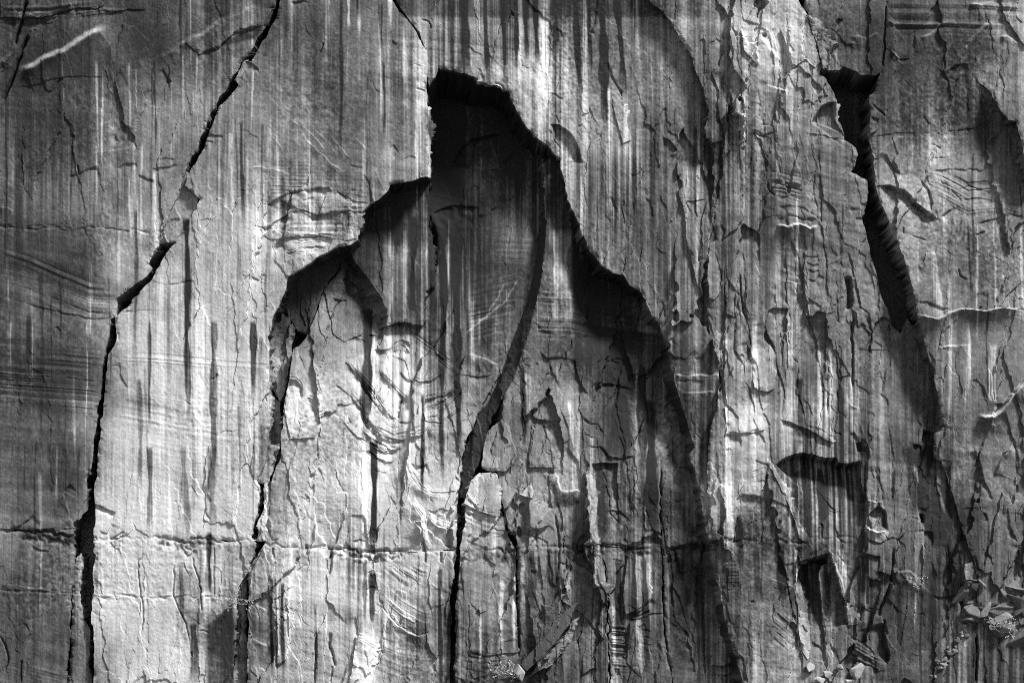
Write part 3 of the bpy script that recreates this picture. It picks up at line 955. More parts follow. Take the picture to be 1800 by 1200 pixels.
# ------------------------------------------------------------------ material
def rock_material(name, lo=0.012, hi=0.84, gam=2.3, fresh=0.0):
    m = bpy.data.materials.new(name)
    m.use_nodes = True
    n = m.node_tree.nodes
    l = m.node_tree.links
    b = n["Principled BSDF"]
    b.inputs["Roughness"].default_value = 0.88
    b.inputs["Specular IOR Level"].default_value = 0.18
    at = n.new("ShaderNodeAttribute")
    at.attribute_name = "tone"
    geo = n.new("ShaderNodeNewGeometry")
    mp = n.new("ShaderNodeMapping")
    mp.inputs["Scale"].default_value = (11, 11, 0.45)
    l.new(geo.outputs["Position"], mp.inputs["Vector"])
    ns = n.new("ShaderNodeTexNoise")
    ns.inputs["Scale"].default_value = 1.0
    ns.inputs["Detail"].default_value = 5.0
    l.new(mp.outputs[0], ns.inputs["Vector"])
    ng = n.new("ShaderNodeTexNoise")
    ng.inputs["Scale"].default_value = 6.0
    ng.inputs["Detail"].default_value = 7.0
    ng.inputs["Roughness"].default_value = 0.7
    l.new(geo.outputs["Position"], ng.inputs["Vector"])

    def math_(op, a, b_, c=None):
        q = n.new("ShaderNodeMath")
        q.operation = op
        for i, v in enumerate((a, b_, c)):
            if v is None:
                continue
            if isinstance(v, (int, float)):
                q.inputs[i].default_value = v
            else:
                l.new(v, q.inputs[i])
        return q.outputs[0]
    v = math_('MULTIPLY_ADD', math_('SUBTRACT', ns.outputs["Fac"], 0.5), 0.17, at.outputs["Fac"])
    v = math_('MULTIPLY_ADD', math_('SUBTRACT', ng.outputs["Fac"], 0.5), 0.24, v)
    v = math_('ADD', v, fresh)
    v = math_('MINIMUM', math_('MAXIMUM', v, 0.0), 1.0)
    v = math_('POWER', v, gam)
    v = math_('MULTIPLY_ADD', v, hi - lo, lo)
    cb = n.new("ShaderNodeCombineColor")
    for i in range(3):
        l.new(v, cb.inputs[i])
    l.new(cb.outputs[0], b.inputs["Base Color"])
    bp = n.new("ShaderNodeBump")
    bp.inputs["Strength"].default_value = 0.45
    bp.inputs["Distance"].default_value = 0.07
    l.new(ng.outputs["Fac"], bp.inputs["Height"])
    l.new(bp.outputs[0], b.inputs["Normal"])
    return m


M_ROCK = rock_material("varnished_sandstone")
M_FRESH = rock_material("broken_sandstone", fresh=0.08)

# ------------------------------------------------------------------ slabs built on the cliff plane
STEP = 1.66
OBJ = {}


def samp(R, x, y):
    u = np.clip(x + MX, 0, RW - 1.01)
    v = np.clip(y + MY, 0, RH - 1.01)
    i = u.astype(int)
    j = v.astype(int)
    f = u - i
    g = v - j
    return (R[j, i] * (1 - f) + R[j, i + 1] * f) * (1 - g) + (R[j + 1, i] * (1 - f) + R[j + 1, i + 1] * f) * g


def to_world(x, y, base, dep):
    k = (DIST + base) / DIST
    wx = (x - 900) * PXM * k
    wz = CAMZ + (BASEZ + (1200 - y) * PXM - CAMZ) * k
    return np.stack([wx, dep, wz], -1)


def plate(name, poly, ctrl, thick, label=None, cat=None, group=None, parent=None, off=(0, 0), rnd=.14, amp=1.3,
          relief=1.0, tone=0.0, step=STEP, mat=None, rows=4, kind=None, tint=None, seg=9.0, sk=0.0, deep=False, side=None):
    """one slab: traced outline, its own distance (ctrl: metres behind the cliff plane), relief, and broken sides"""
    poly = roughen(poly, seg, amp, True)
    pa = np.array(poly)
    g0x, g0y = pa[:, 0].min() - step * 2, pa[:, 1].min() - step * 2
    nx = int((pa[:, 0].max() - g0x) / step) + 4
    ny = int((pa[:, 1].max() - g0y) / step) + 4
    # cells with the centre inside
    cxs = g0x + (np.arange(nx - 1) + .5) * step
    cys = g0y + (np.arange(ny - 1) + .5) * step
    cell = np.zeros((ny - 1, nx - 1), bool)
    A, Bp = pa, np.roll(pa, -1, 0)
    for r_, cy in enumerate(cys):
        m = (A[:, 1] > cy) != (Bp[:, 1] > cy)
        if not m.any():
            continue
        a, b = A[m], Bp[m]
        xs = np.sort(a[:, 0] + (cy - a[:, 1]) * (b[:, 0] - a[:, 0]) / (b[:, 1] - a[:, 1]))
        cell[r_] = (np.searchsorted(xs, cxs) % 2) == 1
    vid = np.arange(nx * ny).reshape(ny, nx)
    cj, ci = np.nonzero(cell)
    quads = np.stack([vid[cj, ci], vid[cj + 1, ci], vid[cj + 1, ci + 1], vid[cj, ci + 1]], 1)
    pc = np.pad(cell, 1)
    # directed border edges
    be = []
    up = pc[1:-1, 1:-1] & ~pc[:-2, 1:-1]
    dn = pc[1:-1, 1:-1] & ~pc[2:, 1:-1]
    lf = pc[1:-1, 1:-1] & ~pc[1:-1, :-2]
    rt = pc[1:-1, 1:-1] & ~pc[1:-1, 2:]
    j, i = np.nonzero(up); be.append(np.stack([vid[j, i + 1], vid[j, i]], 1))
    j, i = np.nonzero(dn); be.append(np.stack([vid[j + 1, i], vid[j + 1, i + 1]], 1))
    j, i = np.nonzero(lf); be.append(np.stack([vid[j, i], vid[j + 1, i]], 1))
    j, i = np.nonzero(rt); be.append(np.stack([vid[j + 1, i + 1], vid[j, i + 1]], 1))
    be = np.concatenate(be)
    gx = np.tile(g0x + np.arange(nx) * step, (ny, 1)).ravel()
    gy = np.repeat(g0y + np.arange(ny) * step, nx)
    # how many cells from the rim (for a worn edge)
    rim = np.zeros((ny, nx), np.float32)
    vin = pc[:-1, :-1] & pc[1:, :-1] & pc[:-1, 1:] & pc[1:, 1:]
    cur = vin.copy()
    for k in range(5):
        rim += cur
        c2 = np.pad(cur, 1)
        cur = cur & c2[:-2, 1:-1] & c2[2:, 1:-1] & c2[1:-1, :-2] & c2[1:-1, 2:]
    rim = (rim / 5).ravel()
    bv = np.unique(be)
    # border vertices onto the outline
    px, py = gx[bv], gy[bv]
    best = np.full(len(bv), 1e9)
    qx, qy = px.copy(), py.copy()
    for a, b in zip(A, Bp):
        d_ = b - a
        L2 = d_ @ d_ + 1e-9
        t = np.clip(((px - a[0]) * d_[0] + (py - a[1]) * d_[1]) / L2, 0, 1)
        ex, ey = a[0] + t * d_[0], a[1] + t * d_[1]
        dd = (px - ex) ** 2 + (py - ey) ** 2
        m = dd < best
        best[m] = dd[m]
        qx[m] = ex[m]
        qy[m] = ey[m]
    ok = best < (1.3 * step) ** 2
    gx[bv[ok]] = qx[ok]
    gy[bv[ok]] = qy[ok]
    used = np.unique(quads)
    remap = -np.ones(nx * ny, int)
    remap[used] = np.arange(len(used))
    quads = remap[quads]
    be = remap[be]
    bvr = remap[bv]
    x, y = gx[used], gy[used]
    if callable(ctrl):
        base = ctrl(x, y)
    else:
        base = idw(ctrl, x, y, 2.6, 25)
    hgt = samp(HM, x, y) * relief
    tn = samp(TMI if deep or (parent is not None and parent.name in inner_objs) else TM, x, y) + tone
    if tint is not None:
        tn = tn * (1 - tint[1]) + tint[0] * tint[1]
    worn = rnd * (1 - rim[used]) ** 2 * (0.15 + 1.6 * np.clip(samp(NZ1, x, y), 0, 1.2))
    dep = base - hgt + worn
    front = to_world(x, y, base, dep)
    verts = [front]
    tones = [tn]
    faces = [quads]
    nb = len(bvr)
    loc = -np.ones(len(used), int)
    loc[bvr] = np.arange(nb)
    prev_ids = bvr
    start = len(used)
    for k in range(1, rows + 1):
        t = k / rows
        jx = (samp(NZ1, (x[bvr] * 1.7) % 1800, (y[bvr] * 1.7 + 9 * t) % 1200) * .5 + samp(NZ1, (x[bvr] * 3.1 + 160 * t) % 1800, (y[bvr] * 3.1) % 1200) * .25) * (1 - abs(2 * t - 1))
        ox, oy = off if not callable(off) else off(x[bvr], y[bvr])
        v = front[bvr].copy()
        v[:, 0] += ox * PXM * t + jx
        v[:, 2] += -oy * PXM * t + jx * .5
        v[:, 1] += thick * t
        ids = np.arange(start, start + nb)
        verts.append(v)
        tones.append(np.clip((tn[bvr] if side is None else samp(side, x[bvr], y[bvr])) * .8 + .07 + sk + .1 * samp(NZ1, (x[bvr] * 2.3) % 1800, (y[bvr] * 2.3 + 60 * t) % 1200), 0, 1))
        a, b = be[:, 0], be[:, 1]
        pa_, pb_ = prev_ids[loc[a]], prev_ids[loc[b]]
        na_, nb_ = ids[loc[a]], ids[loc[b]]
        faces.append(np.stack([pb_, pa_, na_, nb_], 1))
        prev_ids = ids
        start += nb
    V = np.concatenate(verts)
    F = np.concatenate(faces)
    T = np.clip(np.concatenate(tones), 0, 1)
    o0 = Vector((float(V[:, 0].mean()), float(V[:, 1].min()), float(V[:, 2].min())))
    V = V - np.array(o0)
    me = bpy.data.meshes.new(name)
    me.vertices.add(len(V))
    me.vertices.foreach_set("co", V.astype(np.float32).ravel())
    me.loops.add(len(F) * 4)
    me.loops.foreach_set("vertex_index", F.astype(np.int32).ravel())
    me.polygons.add(len(F))
    me.polygons.foreach_set("loop_start", np.arange(0, len(F) * 4, 4, dtype=np.int32))
    me.update(calc_edges=True)
    at = me.attributes.new("tone", 'FLOAT', 'POINT')
    at.data.foreach_set("value", T.astype(np.float32))
    me.shade_flat()
    me.materials.append(mat or M_ROCK)
    o = bpy.data.objects.new(name, me)
    SC.collection.objects.link(o)
    if parent is not None:
        o.parent = parent
        o.location = o0 - parent.location
    else:
        o.location = o0
    if label:
        o["label"] = label
    if cat:
        o["category"] = cat
    if group:
        o["group"] = group
    if kind or cat:
        o["kind"] = kind or "thing"
    o_ctrl[o.name] = ctrl
    if deep:
        inner_objs.add(o.name)
    return o


o_ctrl = {}
inner_objs = set()
NZ1 = noise(22, 26) * .6 + noise(8, 9) * .5 + noise(4, 4) * .25


def child(name, parent, poly, proud, thick=None, label=None, **kw):
    """a flake, rib or block that sits proud of its slab"""
    pc_ = o_ctrl[parent.name]

    def c(x, y):
        b = pc_(x, y) if callable(pc_) else idw(pc_, x, y, 2.6, 25)
        return b - (idw(proud, x, y, 2.6, 8) if isinstance(proud, list) else proud)
    kw.setdefault('rows', 2)
    kw.setdefault('amp', .9)
    kw.setdefault('seg', 7)
    kw.setdefault('rnd', .10)
    return plate(name, poly, c, thick or (max(p[2] for p in proud) if isinstance(proud, list) else abs(proud)) + .5, label, parent=parent, **kw)


G_FACE = "great slabs of the cliff face"
# --- the core of the cliff behind every slab, and the canyon floor below the picture
core = plate("cliff_core", P("-900,-700 2700,-700 2700,1420 -900,1420"), [(900, 300, 11), (900, 1100, 5.5), (-800, 600, 3), (2600, 600, 3)], 2, kind="structure", step=16, relief=.5, rnd=0)
for pl in ("-1200,-900 -122,-900 -122,1425 -1200,1425", "1922,-900 3000,-900 3000,1425 1922,1425", "-124,-900 1924,-900 1924,-102 -124,-102", "-124,1302 1924,1302 1924,1425 -124,1425"):
    plate("cliff_flank", P(pl), [(900, 600, .5), (-900, 600, .2), (2700, 600, .2)], 3, kind="structure", step=9, relief=.8, rnd=0)      # the cliff goes on beyond the picture
gme = bpy.data.meshes.new("ground")
gme.from_pydata([(-2500, -2500, 0), (2500, -2500, 0), (2500, 2500, 0), (-2500, 2500, 0)], [], [(0, 1, 2, 3)])
ground = bpy.data.objects.new("ground", gme)
ground["kind"] = "structure"
gm = bpy.data.materials.new("canyon_floor")
gm.use_nodes = True
gb = gm.node_tree.nodes["Principled BSDF"]
gn = gm.node_tree.nodes.new("ShaderNodeTexNoise")
gn.inputs["Scale"].default_value = 60
gr = gm.node_tree.nodes.new("ShaderNodeValToRGB")
gr.color_ramp.elements[0].color = (.03, .03, .03, 1)
gr.color_ramp.elements[1].color = (.08, .08, .08, 1)
gm.node_tree.links.new(gn.outputs["Fac"], gr.inputs[0])
gm.node_tree.links.new(gr.outputs[0], gb.inputs["Base Color"])
gb.inputs["Roughness"].default_value = 1
gme.materials.append(gm)
SC.collection.objects.link(ground)

# --- left wall
L1 = P("-130,-110 480,-110") + Z(1, "1385,0 1365,60 1340,120 1300,175 1265,240 1225,300 1170,385 1120,460 1095,505 1060,570 1030,640 1005,710 985,760 945,820 925,880 905,945 880,1000 850,1060 830,1120 805,1165") + \
    Z(5, "795,110 770,150 745,215 768,232 735,272 640,340 585,380 583,470 560,490 550,560 535,620 525,690 510,800 498,900 485,1000 475,1080 468,1200") + \
    Z(9, "462,120 432,180 440,260 365,395 372,425 330,430 250,445 130,440 60,430 0,433") + P("-130,932")
left_wall = plate("rock_slab", L1, [(100, 200, 0), (100, 900, .2), (400, 100, 0), (200, 600, .25)], 4, "dark grey left wall of the cliff with curved bedding lines and fine pale streaks", "rock slab", G_FACE, rnd=.18)
left_low = plate("rock_slab", P("-130,930") + Z(9, "0,428 130,436 250,441 330,426 372,422 375,580 360,740 345,960 328,1240") + P("110,1310 -130,1310"), [(60, 1100, .3), (60, 940, .22)], 4,
                 "dark streaked panel in the bottom left corner below the crumbly seam", "rock slab", G_FACE)
strip = plate("rock_strip", Z(1, "930,860 960,870 1000,985 985,1060 950,1110 915,1170 880,1215 840,1215 770,1225 805,1165 845,1060"), [(300, 380, .65)], 3,
              "small broken strip of rock wedged in the leaning crack left of the pale slab", "rock strip", "broken rock wedged in the cracks", relief=1.6)
sliver = plate("rock_sliver", Z(9, "385,560 410,540 415,620 400,740 410,880 450,930 445,1010 440,1100 455,1180 450,1250 335,1250 350,960 362,740 370,620"), [(140, 1100, .5)], 3,
               "narrow crumbly rock sliver in the crack at the bottom left", "rock sliver", "broken rock wedged in the cracks", relief=1.6, rnd=.3)

# --- pale slab between the leaning crack and the alcove
L2 = P("495,-110") + Z(1, "1400,0 1378,80 1336,170 1296,230 1256,300 1232,330 1190,420 1132,500 1096,532 1076,590 1046,660 1016,740 990,790 956,850 921,930 1000,1000 948,1110 905,1185") + \
    Z(5, "920,30 870,110 822,172 755,285 700,350 640,420 590,455 565,472 572,520 580,590 560,640 540,670 527,760 516,900 503,1020 492,1110 484,1200") + \
    Z(9, "482,100 464,220 470,300 474,410 470,470 560,480 640,460 740,465 860,470 920,490 1010,475 1060,470 1130,485 1262,490 1275,400 1283,350 1295,260 1300,210 1278,180 1320,90 1345,0") + \
    Z(6, "85,1050 90,980 100,900 95,830 92,700 88,580 100,545 105,500 130,440 160,370 175,310 190,275 250,235 330,180 400,140 440,120 500,110 540,85 550,20") + \
    Z(2, "545,1190 555,1120 560,1080 575,1050 640,1000 690,960 705,925 790,905 850,895 893,890 890,740 895,640 890,540 880,420 885,330 885,270 860,225 835,165 790,115 740,50 715,0") + P("685,-110")


L2 = [(x + 2.3, y) if (y < 900 and x < 500 and i < 60) else (x, y) for i, (x, y) in enumerate(L2)]


def off2(x, y):
    """the sides of the arch flare inwards"""
    f = sstep(420, 520, x) * sstep(1000, 820, y)
    return 5 * f, 3 * f * sstep(600, 480, y)


pale = plate("rock_slab", L2, [(600, 150, 0), (400, 400, 0), (300, 800, -.15), (690, 300, -.1), (450, 900, 0)], 5.5, "broad pale slab with soft vertical streaks left of the central alcove", "rock slab", G_FACE, off=off2, rnd=.16, rows=12, side=TMI, sk=-.07)  # side walls take the darkened alcove tone, shade painted in
pale_low = plate("rock_slab", Z(9, "470,466 560,476 640,456 740,461 860,466 920,486 1010,471 1060,466 1130,481 1262,486 1278,495 1270,560 1250,600 1240,650 1192,720 1182,900 1177,1050 1180,1250 470,1250 470,1010 460,900 465,700 476,540"), [(300, 1080, -.05), (300, 960, -.12)], 4,
                 "pale slab below the crumbly seam at lower left, its right side dark", "rock slab", G_FACE)

# --- upper centre wall over the arch
L3 = P("696,-110") + Z(2, "731,0 758,48 808,112 850,162 875,223 890,272 888,330 888,405 901,440 925,385 945,335 970,345 1040,365 1110,385 1180,410 1250,430 1298,455") + \
    Z(3, "100,460 120,520 160,590 215,665 250,700 300,730 330,770 360,800 355,840 375,880 385,940 390,1000 430,1080 455,1130 470,1190") + \
    Z(7, "470,60 495,120 520,160 560,205 600,240 640,262 675,275 700,320 735,345 770,360 790,410 820,470 850,500 865,560 885,620 905,700 925,790 950,870 975,950 1000,1040 1030,1130") + \
    Z(11, "1000,60 1040,180 1060,280 1080,400 1110,560 1140,680 1165,800 1190,900 1215,1000 1245,1100 1275,1180 1290,1250") + \
    Z(11, "1340,1250 1300,1100 1230,800 1180,600 1160,400 1150,100") + Z(7, "1170,1100 1200,900 1200,600 1160,300") + Z(3, "1180,1100 1180,800 1140,560 1100,400 1050,250 990,150 900,40 860,0") + P("1120,-110")


def off3(x, y):
    f = sstep(200, 330, y)
    g = sstep(560, 680, y)
    return -10 - 8 * f - 30 * g, 34 - 28 * f


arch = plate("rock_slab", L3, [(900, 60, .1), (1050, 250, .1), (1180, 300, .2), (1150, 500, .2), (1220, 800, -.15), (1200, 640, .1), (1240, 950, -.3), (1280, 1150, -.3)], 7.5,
             "tall streaked slab over the arch, narrowing to a point down its right side", "rock slab", G_FACE, off=off3, rnd=.12, rows=12, side=TMI, sk=-.07)  # roof underside and reveals darkened, shade painted into their tone
spall = plate("rock_slab", Z(3, "1200,560 1085,640 1010,700 965,756 946,820 941,870 975,920 955,970 975,1040 985,1120 990,1200") + Z(7, "1000,110 1020,220 1040,310 1062,370 1092,440 1115,640 1200,640 1200,0") + Z(3, "1230,1000"),
              [(1240, 230, .3), (1200, 300, .0), (1215, 400, -.25), (1235, 520, -.1)], 3, "narrow upright slab right of the leaf shaped hollow, beside the ragged pillar", "rock slab", G_FACE, rnd=.12)

# --- ragged pillar right of centre
L4 = P("1110,-110") + Z(3, "800,0 830,35 870,65 920,110 950,160 985,220 1010,270 1035,330 1060,400 1085,480 1105,550 1095,590 1082,650 1090,690 1125,710 1130,800 1125,900 1120,1000 1115,1110 1130,1150 1135,1200") + \
    Z(7, "1100,200 1095,350 1105,400 1095,450 1115,520 1150,560 1160,640 1155,720 1170,790 1150,850 1145,950 1120,1000 1105,1080 1100,1200") + \
    Z(11, "1095,120 1100,250 1108,380 1118,460 1140,560 1155,660 1170,720 1195,830 1215,900 1240,1010 1260,1100 1290,1180 1310,1260") + P("1900,1310 1930,1310 1930,1000 1720,1000 1690,900 1660,760 1640,650") + \
    Z(8, "960,560 860,520 840,480 810,560 770,520 745,440 715,385 700,330 690,270 650,130 625,0") + Z(4, "620,1100 640,1000 640,910 560,860 580,830 590,780 580,740 520,700 510,650 490,600 490,500 460,440 430,395 395,370 410,345 405,300 385,220 370,150 340,70 300,0") + P("1395,-110")
pillar = plate("rock_pillar", L4, [(1180, 60, -1.0), (1240, 200, -1.1), (1300, 300, -.5), (1270, 500, -.6), (1270, 650, -.7), (1262, 760, -.9), (1265, 900, -.5), (1400, 300, -.2), (1450, 550, 0), (1550, 650, .5), (1612, 600, 2.4), (1632, 670, 1.9), (1648, 730, 1.0), (1600, 800, .4), (1290, 1050, -.4), (1450, 1000, -.2), (1650, 1100, .2), (1640, 950, .25), (1700, 950, .35), (1800, 1100, .4)], 5,
               "ragged grey pillar with broken vertical flakes between the arch and the dark slot", "rock pillar", G_FACE, rnd=.16, off=lambda x, y: (4 * sstep(1450, 1300, x), 0))

# --- right wall
L5 = P("1400,-110") + Z(4, "330,0 345,60 372,150 390,220 408,300 415,345 450,345 510,345 520,330 570,350 610,375 650,370 680,380 710,360 690,430 655,480 655,560 650,680 665,760 675,860 680,930 700,1000 740,1080 780,1200") + \
    Z(8, "800,90 830,200 855,290 880,390 890,470 930,620 960,720 985,820 1000,900 1020,980 1035,1030 975,1060 978,1190") + \
    Z(12, "1010,90 1050,190 1090,310 1110,400 1140,510 1170,590 1180,640 1190,700 1190,800 1250,830 1600,800") + P("1930,1060 1930,-110")
right = plate("rock_slab", L5, [(1480, 60, -.3), (1700, 100, 0), (1600, 300, -.3), (1560, 360, -.7), (1620, 560, -.7), (1650, 700, -.35), (1700, 500, 0), (1780, 800, 0), (1680, 900, -.1), (1720, 1000, -.2), (1770, 250, .6), (1540, 200, -.4)], 6,
              "wide right wall beyond the dark slot, crossed by a thin bright ledge", "rock slab", G_FACE, rnd=.16, off=lambda x, y: (-6 * sstep(1640, 1560, x), 8 * sstep(220, 120, y)))
shield = plate("rock_slab", Z(4, "1155,365 1200,410 1255,465 1310,550 1350,610 1388,612 1412,690 1429,800 1450,900 1820,900 1820,330 1429,358 1370,352 1315,350 1180,350"), [(1715, 135, .0), (1760, 180, -.9), (1795, 250, -1.6), (1900, 200, -1.0)], 2.5,
               "curved light slab at the right picture edge casting a long shadow leftwards", "rock slab", G_FACE, rnd=.12)
corner = plate("rock_slab", Z(4, "1310,-320 1310,0 1330,60 1345,100 1380,150 1429,220 1500,260 1820,260 1820,-320"), [(1780, 20, -.4)], 2.5, "pale rock slab in the top right corner of the cliff", "rock slab", G_FACE, rnd=.12)

# --- inside the alcove
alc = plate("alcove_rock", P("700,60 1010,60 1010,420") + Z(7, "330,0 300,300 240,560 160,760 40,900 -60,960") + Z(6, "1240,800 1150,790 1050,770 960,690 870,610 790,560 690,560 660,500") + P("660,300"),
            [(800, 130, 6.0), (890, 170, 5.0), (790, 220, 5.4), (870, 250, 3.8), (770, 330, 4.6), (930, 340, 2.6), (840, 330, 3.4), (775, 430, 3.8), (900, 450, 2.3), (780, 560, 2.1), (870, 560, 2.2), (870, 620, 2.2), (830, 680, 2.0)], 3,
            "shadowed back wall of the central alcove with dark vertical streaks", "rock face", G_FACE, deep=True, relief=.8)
hang = plate("rock_slab", P("620,330 640,300 758,300") + Z(2, "893,900 915,1080 897,1150") + Z(6, "900,0 915,70 925,200 930,325 905,325 877,345 885,430 860,470 890,485 868,515 790,502 745,490 720,500 680,515 690,440 650,370 600,290 520,190 480,60"),
             [(670, 345, 3.0), (730, 350, 2.6), (720, 460, 1.9), (640, 450, 2.2), (700, 560, 1.5)], 2.2, "hanging grey panel with a broken lower edge in the left half of the alcove", "rock slab", G_FACE, deep=True, off=lambda x, y: (-34 * sstep(700, 680, x), 6 + 0 * x), relief=.7, rows=10)
L8 = Z(6, "640,300 470,190 440,240 410,285 370,330 355,400 320,480 300,560 240,620 215,640 205,700 195,790 180,850 170,950 160,1050 150,1190") + \
    Z(9, "1385,120 1365,200 1365,260 1350,330 1348,400 1335,490 1330,500") + Z(10, "110,522 290,524 500,534 620,544 740,544 880,544 1032,534") + \
    Z(10, "1040,380 1042,250 1060,100 1075,0") + Z(6, "1075,1110 1110,1050 1180,880 1260,760 1240,710 1080,655 1050,740 960,670 870,595 800,550 780,420 700,300")
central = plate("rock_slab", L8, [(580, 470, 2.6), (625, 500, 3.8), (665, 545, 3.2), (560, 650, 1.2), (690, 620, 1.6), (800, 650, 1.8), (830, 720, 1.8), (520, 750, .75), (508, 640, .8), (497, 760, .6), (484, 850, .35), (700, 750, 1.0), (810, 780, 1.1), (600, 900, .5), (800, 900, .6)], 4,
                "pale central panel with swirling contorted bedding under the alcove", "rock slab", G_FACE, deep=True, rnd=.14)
L9 = Z(10, "112,518 290,520 500,530 620,540 740,540 880,540 1036,530 1020,640 1005,800 1010,900 1005,1000 1000,1250") + Z(9, "1245,1250 1240,1100 1245,1000 1250,900 1255,760 1245,640 1270,590 1330,500")
central_low = plate("rock_slab", L9, [(480, 1050, .3), (620, 1080, .35), (740, 1050, .4), (790, 1100, 1.0)], 4, "pale fractured panel below the seam at bottom centre, left of the black fissure", "rock slab", G_FACE, rnd=.16)

# the blocks in the crevice left of the central panel
plate("rock_block", Z(6, "180,265 330,175 440,130 500,160 430,250 365,335 330,450 290,575 235,545 210,500 165,400 165,310"), [(530, 500, 2.3), (590, 440, 3.4)], 4, "dark pointed block hanging in shadow under the left shoulder of the arch", "rock block", "blocks in the left crevice", deep=True, off=(6, 0), relief=.7, tint=(.2, .6))  # tint paints the shade under the shoulder into the block
plate("rock_block", Z(6, "165,395 205,490 222,560 205,650 195,750 165,860 150,900 110,840 85,800 85,560 110,490"), [(490, 560, 2.2), (480, 680, 1.8)], 3, "lumpy pale strip of rock in the crevice beside the central panel", "rock block", "blocks in the left crevice", deep=True, relief=2.2, rnd=.4)
plate("rock_block", Z(6, "80,790 100,840 150,905 160,1000 165,1200 60,1200 80,1000"), [(475, 720, 2.1), (470, 800, 1.8)], 3, "dark wedge of rock deep in the crevice below the lumpy strip", "rock block", "blocks in the left crevice", rnd=.3, relief=1.4, tone=-.08)
plate("rock_block", Z(9, "1345,0 1412,0 1390,80 1352,195 1300,195 1274,178 1310,90"), [(470, 800, .9), (460, 840, .7)], 2.5, "slanting fractured block wedged in the crevice above the pale finger", "rock block", "blocks in the left crevice", relief=1.8, rnd=.25)
plate("rock_block", Z(9, "1330,195 1352,190 1368,240 1354,330 1352,415 1325,405 1292,415 1318,340 1325,260"), [(470, 880, .5)], 2.5, "pale curved finger of rock standing in the lower crevice", "rock block", "blocks in the left crevice", rnd=.4, tone=.12)
plate("rock_block", Z(9, "1293,412 1322,405 1350,420 1338,490 1288,486"), [(462, 935, .5)], 2.5, "small square block under the pale finger in the lower crevice", "rock block", "blocks in the left crevice", rnd=.2)
plate("rock_block", Z(9, "1195,600 1270,560 1255,640 1240,720 1235,900 1240,1250 1170,1250 1178,900 1190,720"), [(425, 1050, 1.1)], 3, "dark crumbly strip in the crevice at the bottom, right of the pale lower panel", "rock block", "blocks in the left crevice", relief=1.8, rnd=.3)

# --- right of the curved fin
LA = P("990,250 1020,380") + Z(7, "480,60 620,220 760,320 860,460 900,600 940,760 980,900 1020,1060 1060,1200") + Z(11, "1060,60 1090,300 1130,520") + \
    Z(11, "1080,522 1000,522 870,514 780,496 700,516 600,516 530,510 330,520 140,520 130,440 100,430 60,260 40,130 60,60 90,0") + Z(7, "70,960 70,880 130,760 170,640 200,540 230,420 260,280 280,100 285,0") + Z(3, "270,860 262,820")


def offA(x, y):
    f = sstep(300, 560, y) * sstep(900, 760, y)
    return -6 - 16 * f, 2 + 0 * x


inner = plate("rock_slab", LA, [(975, 310, 1.1), (972, 420, 1.0), (970, 500, 1.05), (1060, 490, 4.2), (1015, 410, 3.0), (1060, 570, 3.2), (1120, 560, 3.2), (950, 600, .9), (1000, 640, 1.1), (1070, 650, 1.5), (1110, 640, 1.4), (1165, 690, 1.5), (900, 740, .8), (1020, 800, .5), (1150, 850, .4), (1225, 900, 1.3), (1200, 780, 1.4), (950, 940, .4), (1100, 950, .5)], 3.2,
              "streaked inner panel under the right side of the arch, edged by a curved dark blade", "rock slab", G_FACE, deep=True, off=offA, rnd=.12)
FIN_L = P("955,285 953,330") + Z(7, "262,0 250,60 230,170 205,290 175,400 120,520 80,620 40,730 0,860") + Z(6, "1160,940 1110,1060") + Z(10, "1072,40 1045,230")
FIN_R = P("962,285 966,330") + Z(7, "288,0 283,100 263,280 233,420 203,540 173,640 133,760 73,880 3,1010") + Z(10, "1150,90 1114,180 1084,300")


def pl_dist(pts, x, y):
    best = np.full(len(x), 1e9)
    for (ax, ay), (bx, by) in zip(pts[:-1], pts[1:]):
        dx, dy = bx - ax, by - ay
        t = np.clip(((x - ax) * dx + (y - ay) * dy) / (dx * dx + dy * dy), 0, 1)
        best = np.minimum(best, np.hypot(x - ax - t * dx, y - ay - t * dy))
    return best


def fin_depth(x, y):
    a, b = pl_dist(FIN_L, x, y), pl_dist(FIN_R, x, y)
    u = b / (a + b + 1e-6)
    return idw(o_ctrl[inner.name], x, y, 2.6, 25) - .12 + (1.6 - .5 * sstep(650, 850, y)) * u


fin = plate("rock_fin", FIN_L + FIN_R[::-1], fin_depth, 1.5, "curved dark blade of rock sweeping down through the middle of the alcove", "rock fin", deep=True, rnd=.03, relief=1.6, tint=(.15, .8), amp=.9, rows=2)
c1 = plate("rock_slab", Z(10, "1110,180 1150,140 1240,150 1250,300 1290,440 1330,520 1335,700 1345,900 1345,1090 1350,1250 1030,1250 1030,1000 1034,830 1040,760 1046,690 1050,640 1052,540 1072,420 1080,300"), [(850, 900, .6), (860, 1000, .25), (870, 1150, .15)], 4,
           "grey panel right of the black fissure with a dark ledge near its top", "rock slab", G_FACE)
c2 = plate("rock_slab", Z(11, "140,514 330,514 530,504 548,520 575,630 588,760 597,1000 603,1250 150,1250 144,1080 140,700"), [(980, 1080, .25)], 4, "grey panel at bottom centre behind the leaning dark slab", "rock slab", G_FACE)
c3 = plate("rock_slab", Z(11, "556,506 600,508 700,508 780,490 870,506 868,600 872,760 882,950 905,1100 920,1250 612,1250 606,1000 600,760 584,630"), [(1080, 1000, .7), (1120, 1100, .5)], 4, "rippled narrow panel with stacked ledges at bottom centre", "rock slab", G_FACE)
c4 = plate("rock_slab", Z(11, "872,508 1000,516 1150,516 1180,650 1240,850 1290,1000 1350,1250 925,1250 908,1100 885,950 876,760"), [(1170, 1050, .6), (1265, 1150, 1.3), (1245, 1000, 1.3)], 4, "plain dark panel at the foot of the arch, shaded by its right edge", "rock slab", G_FACE)

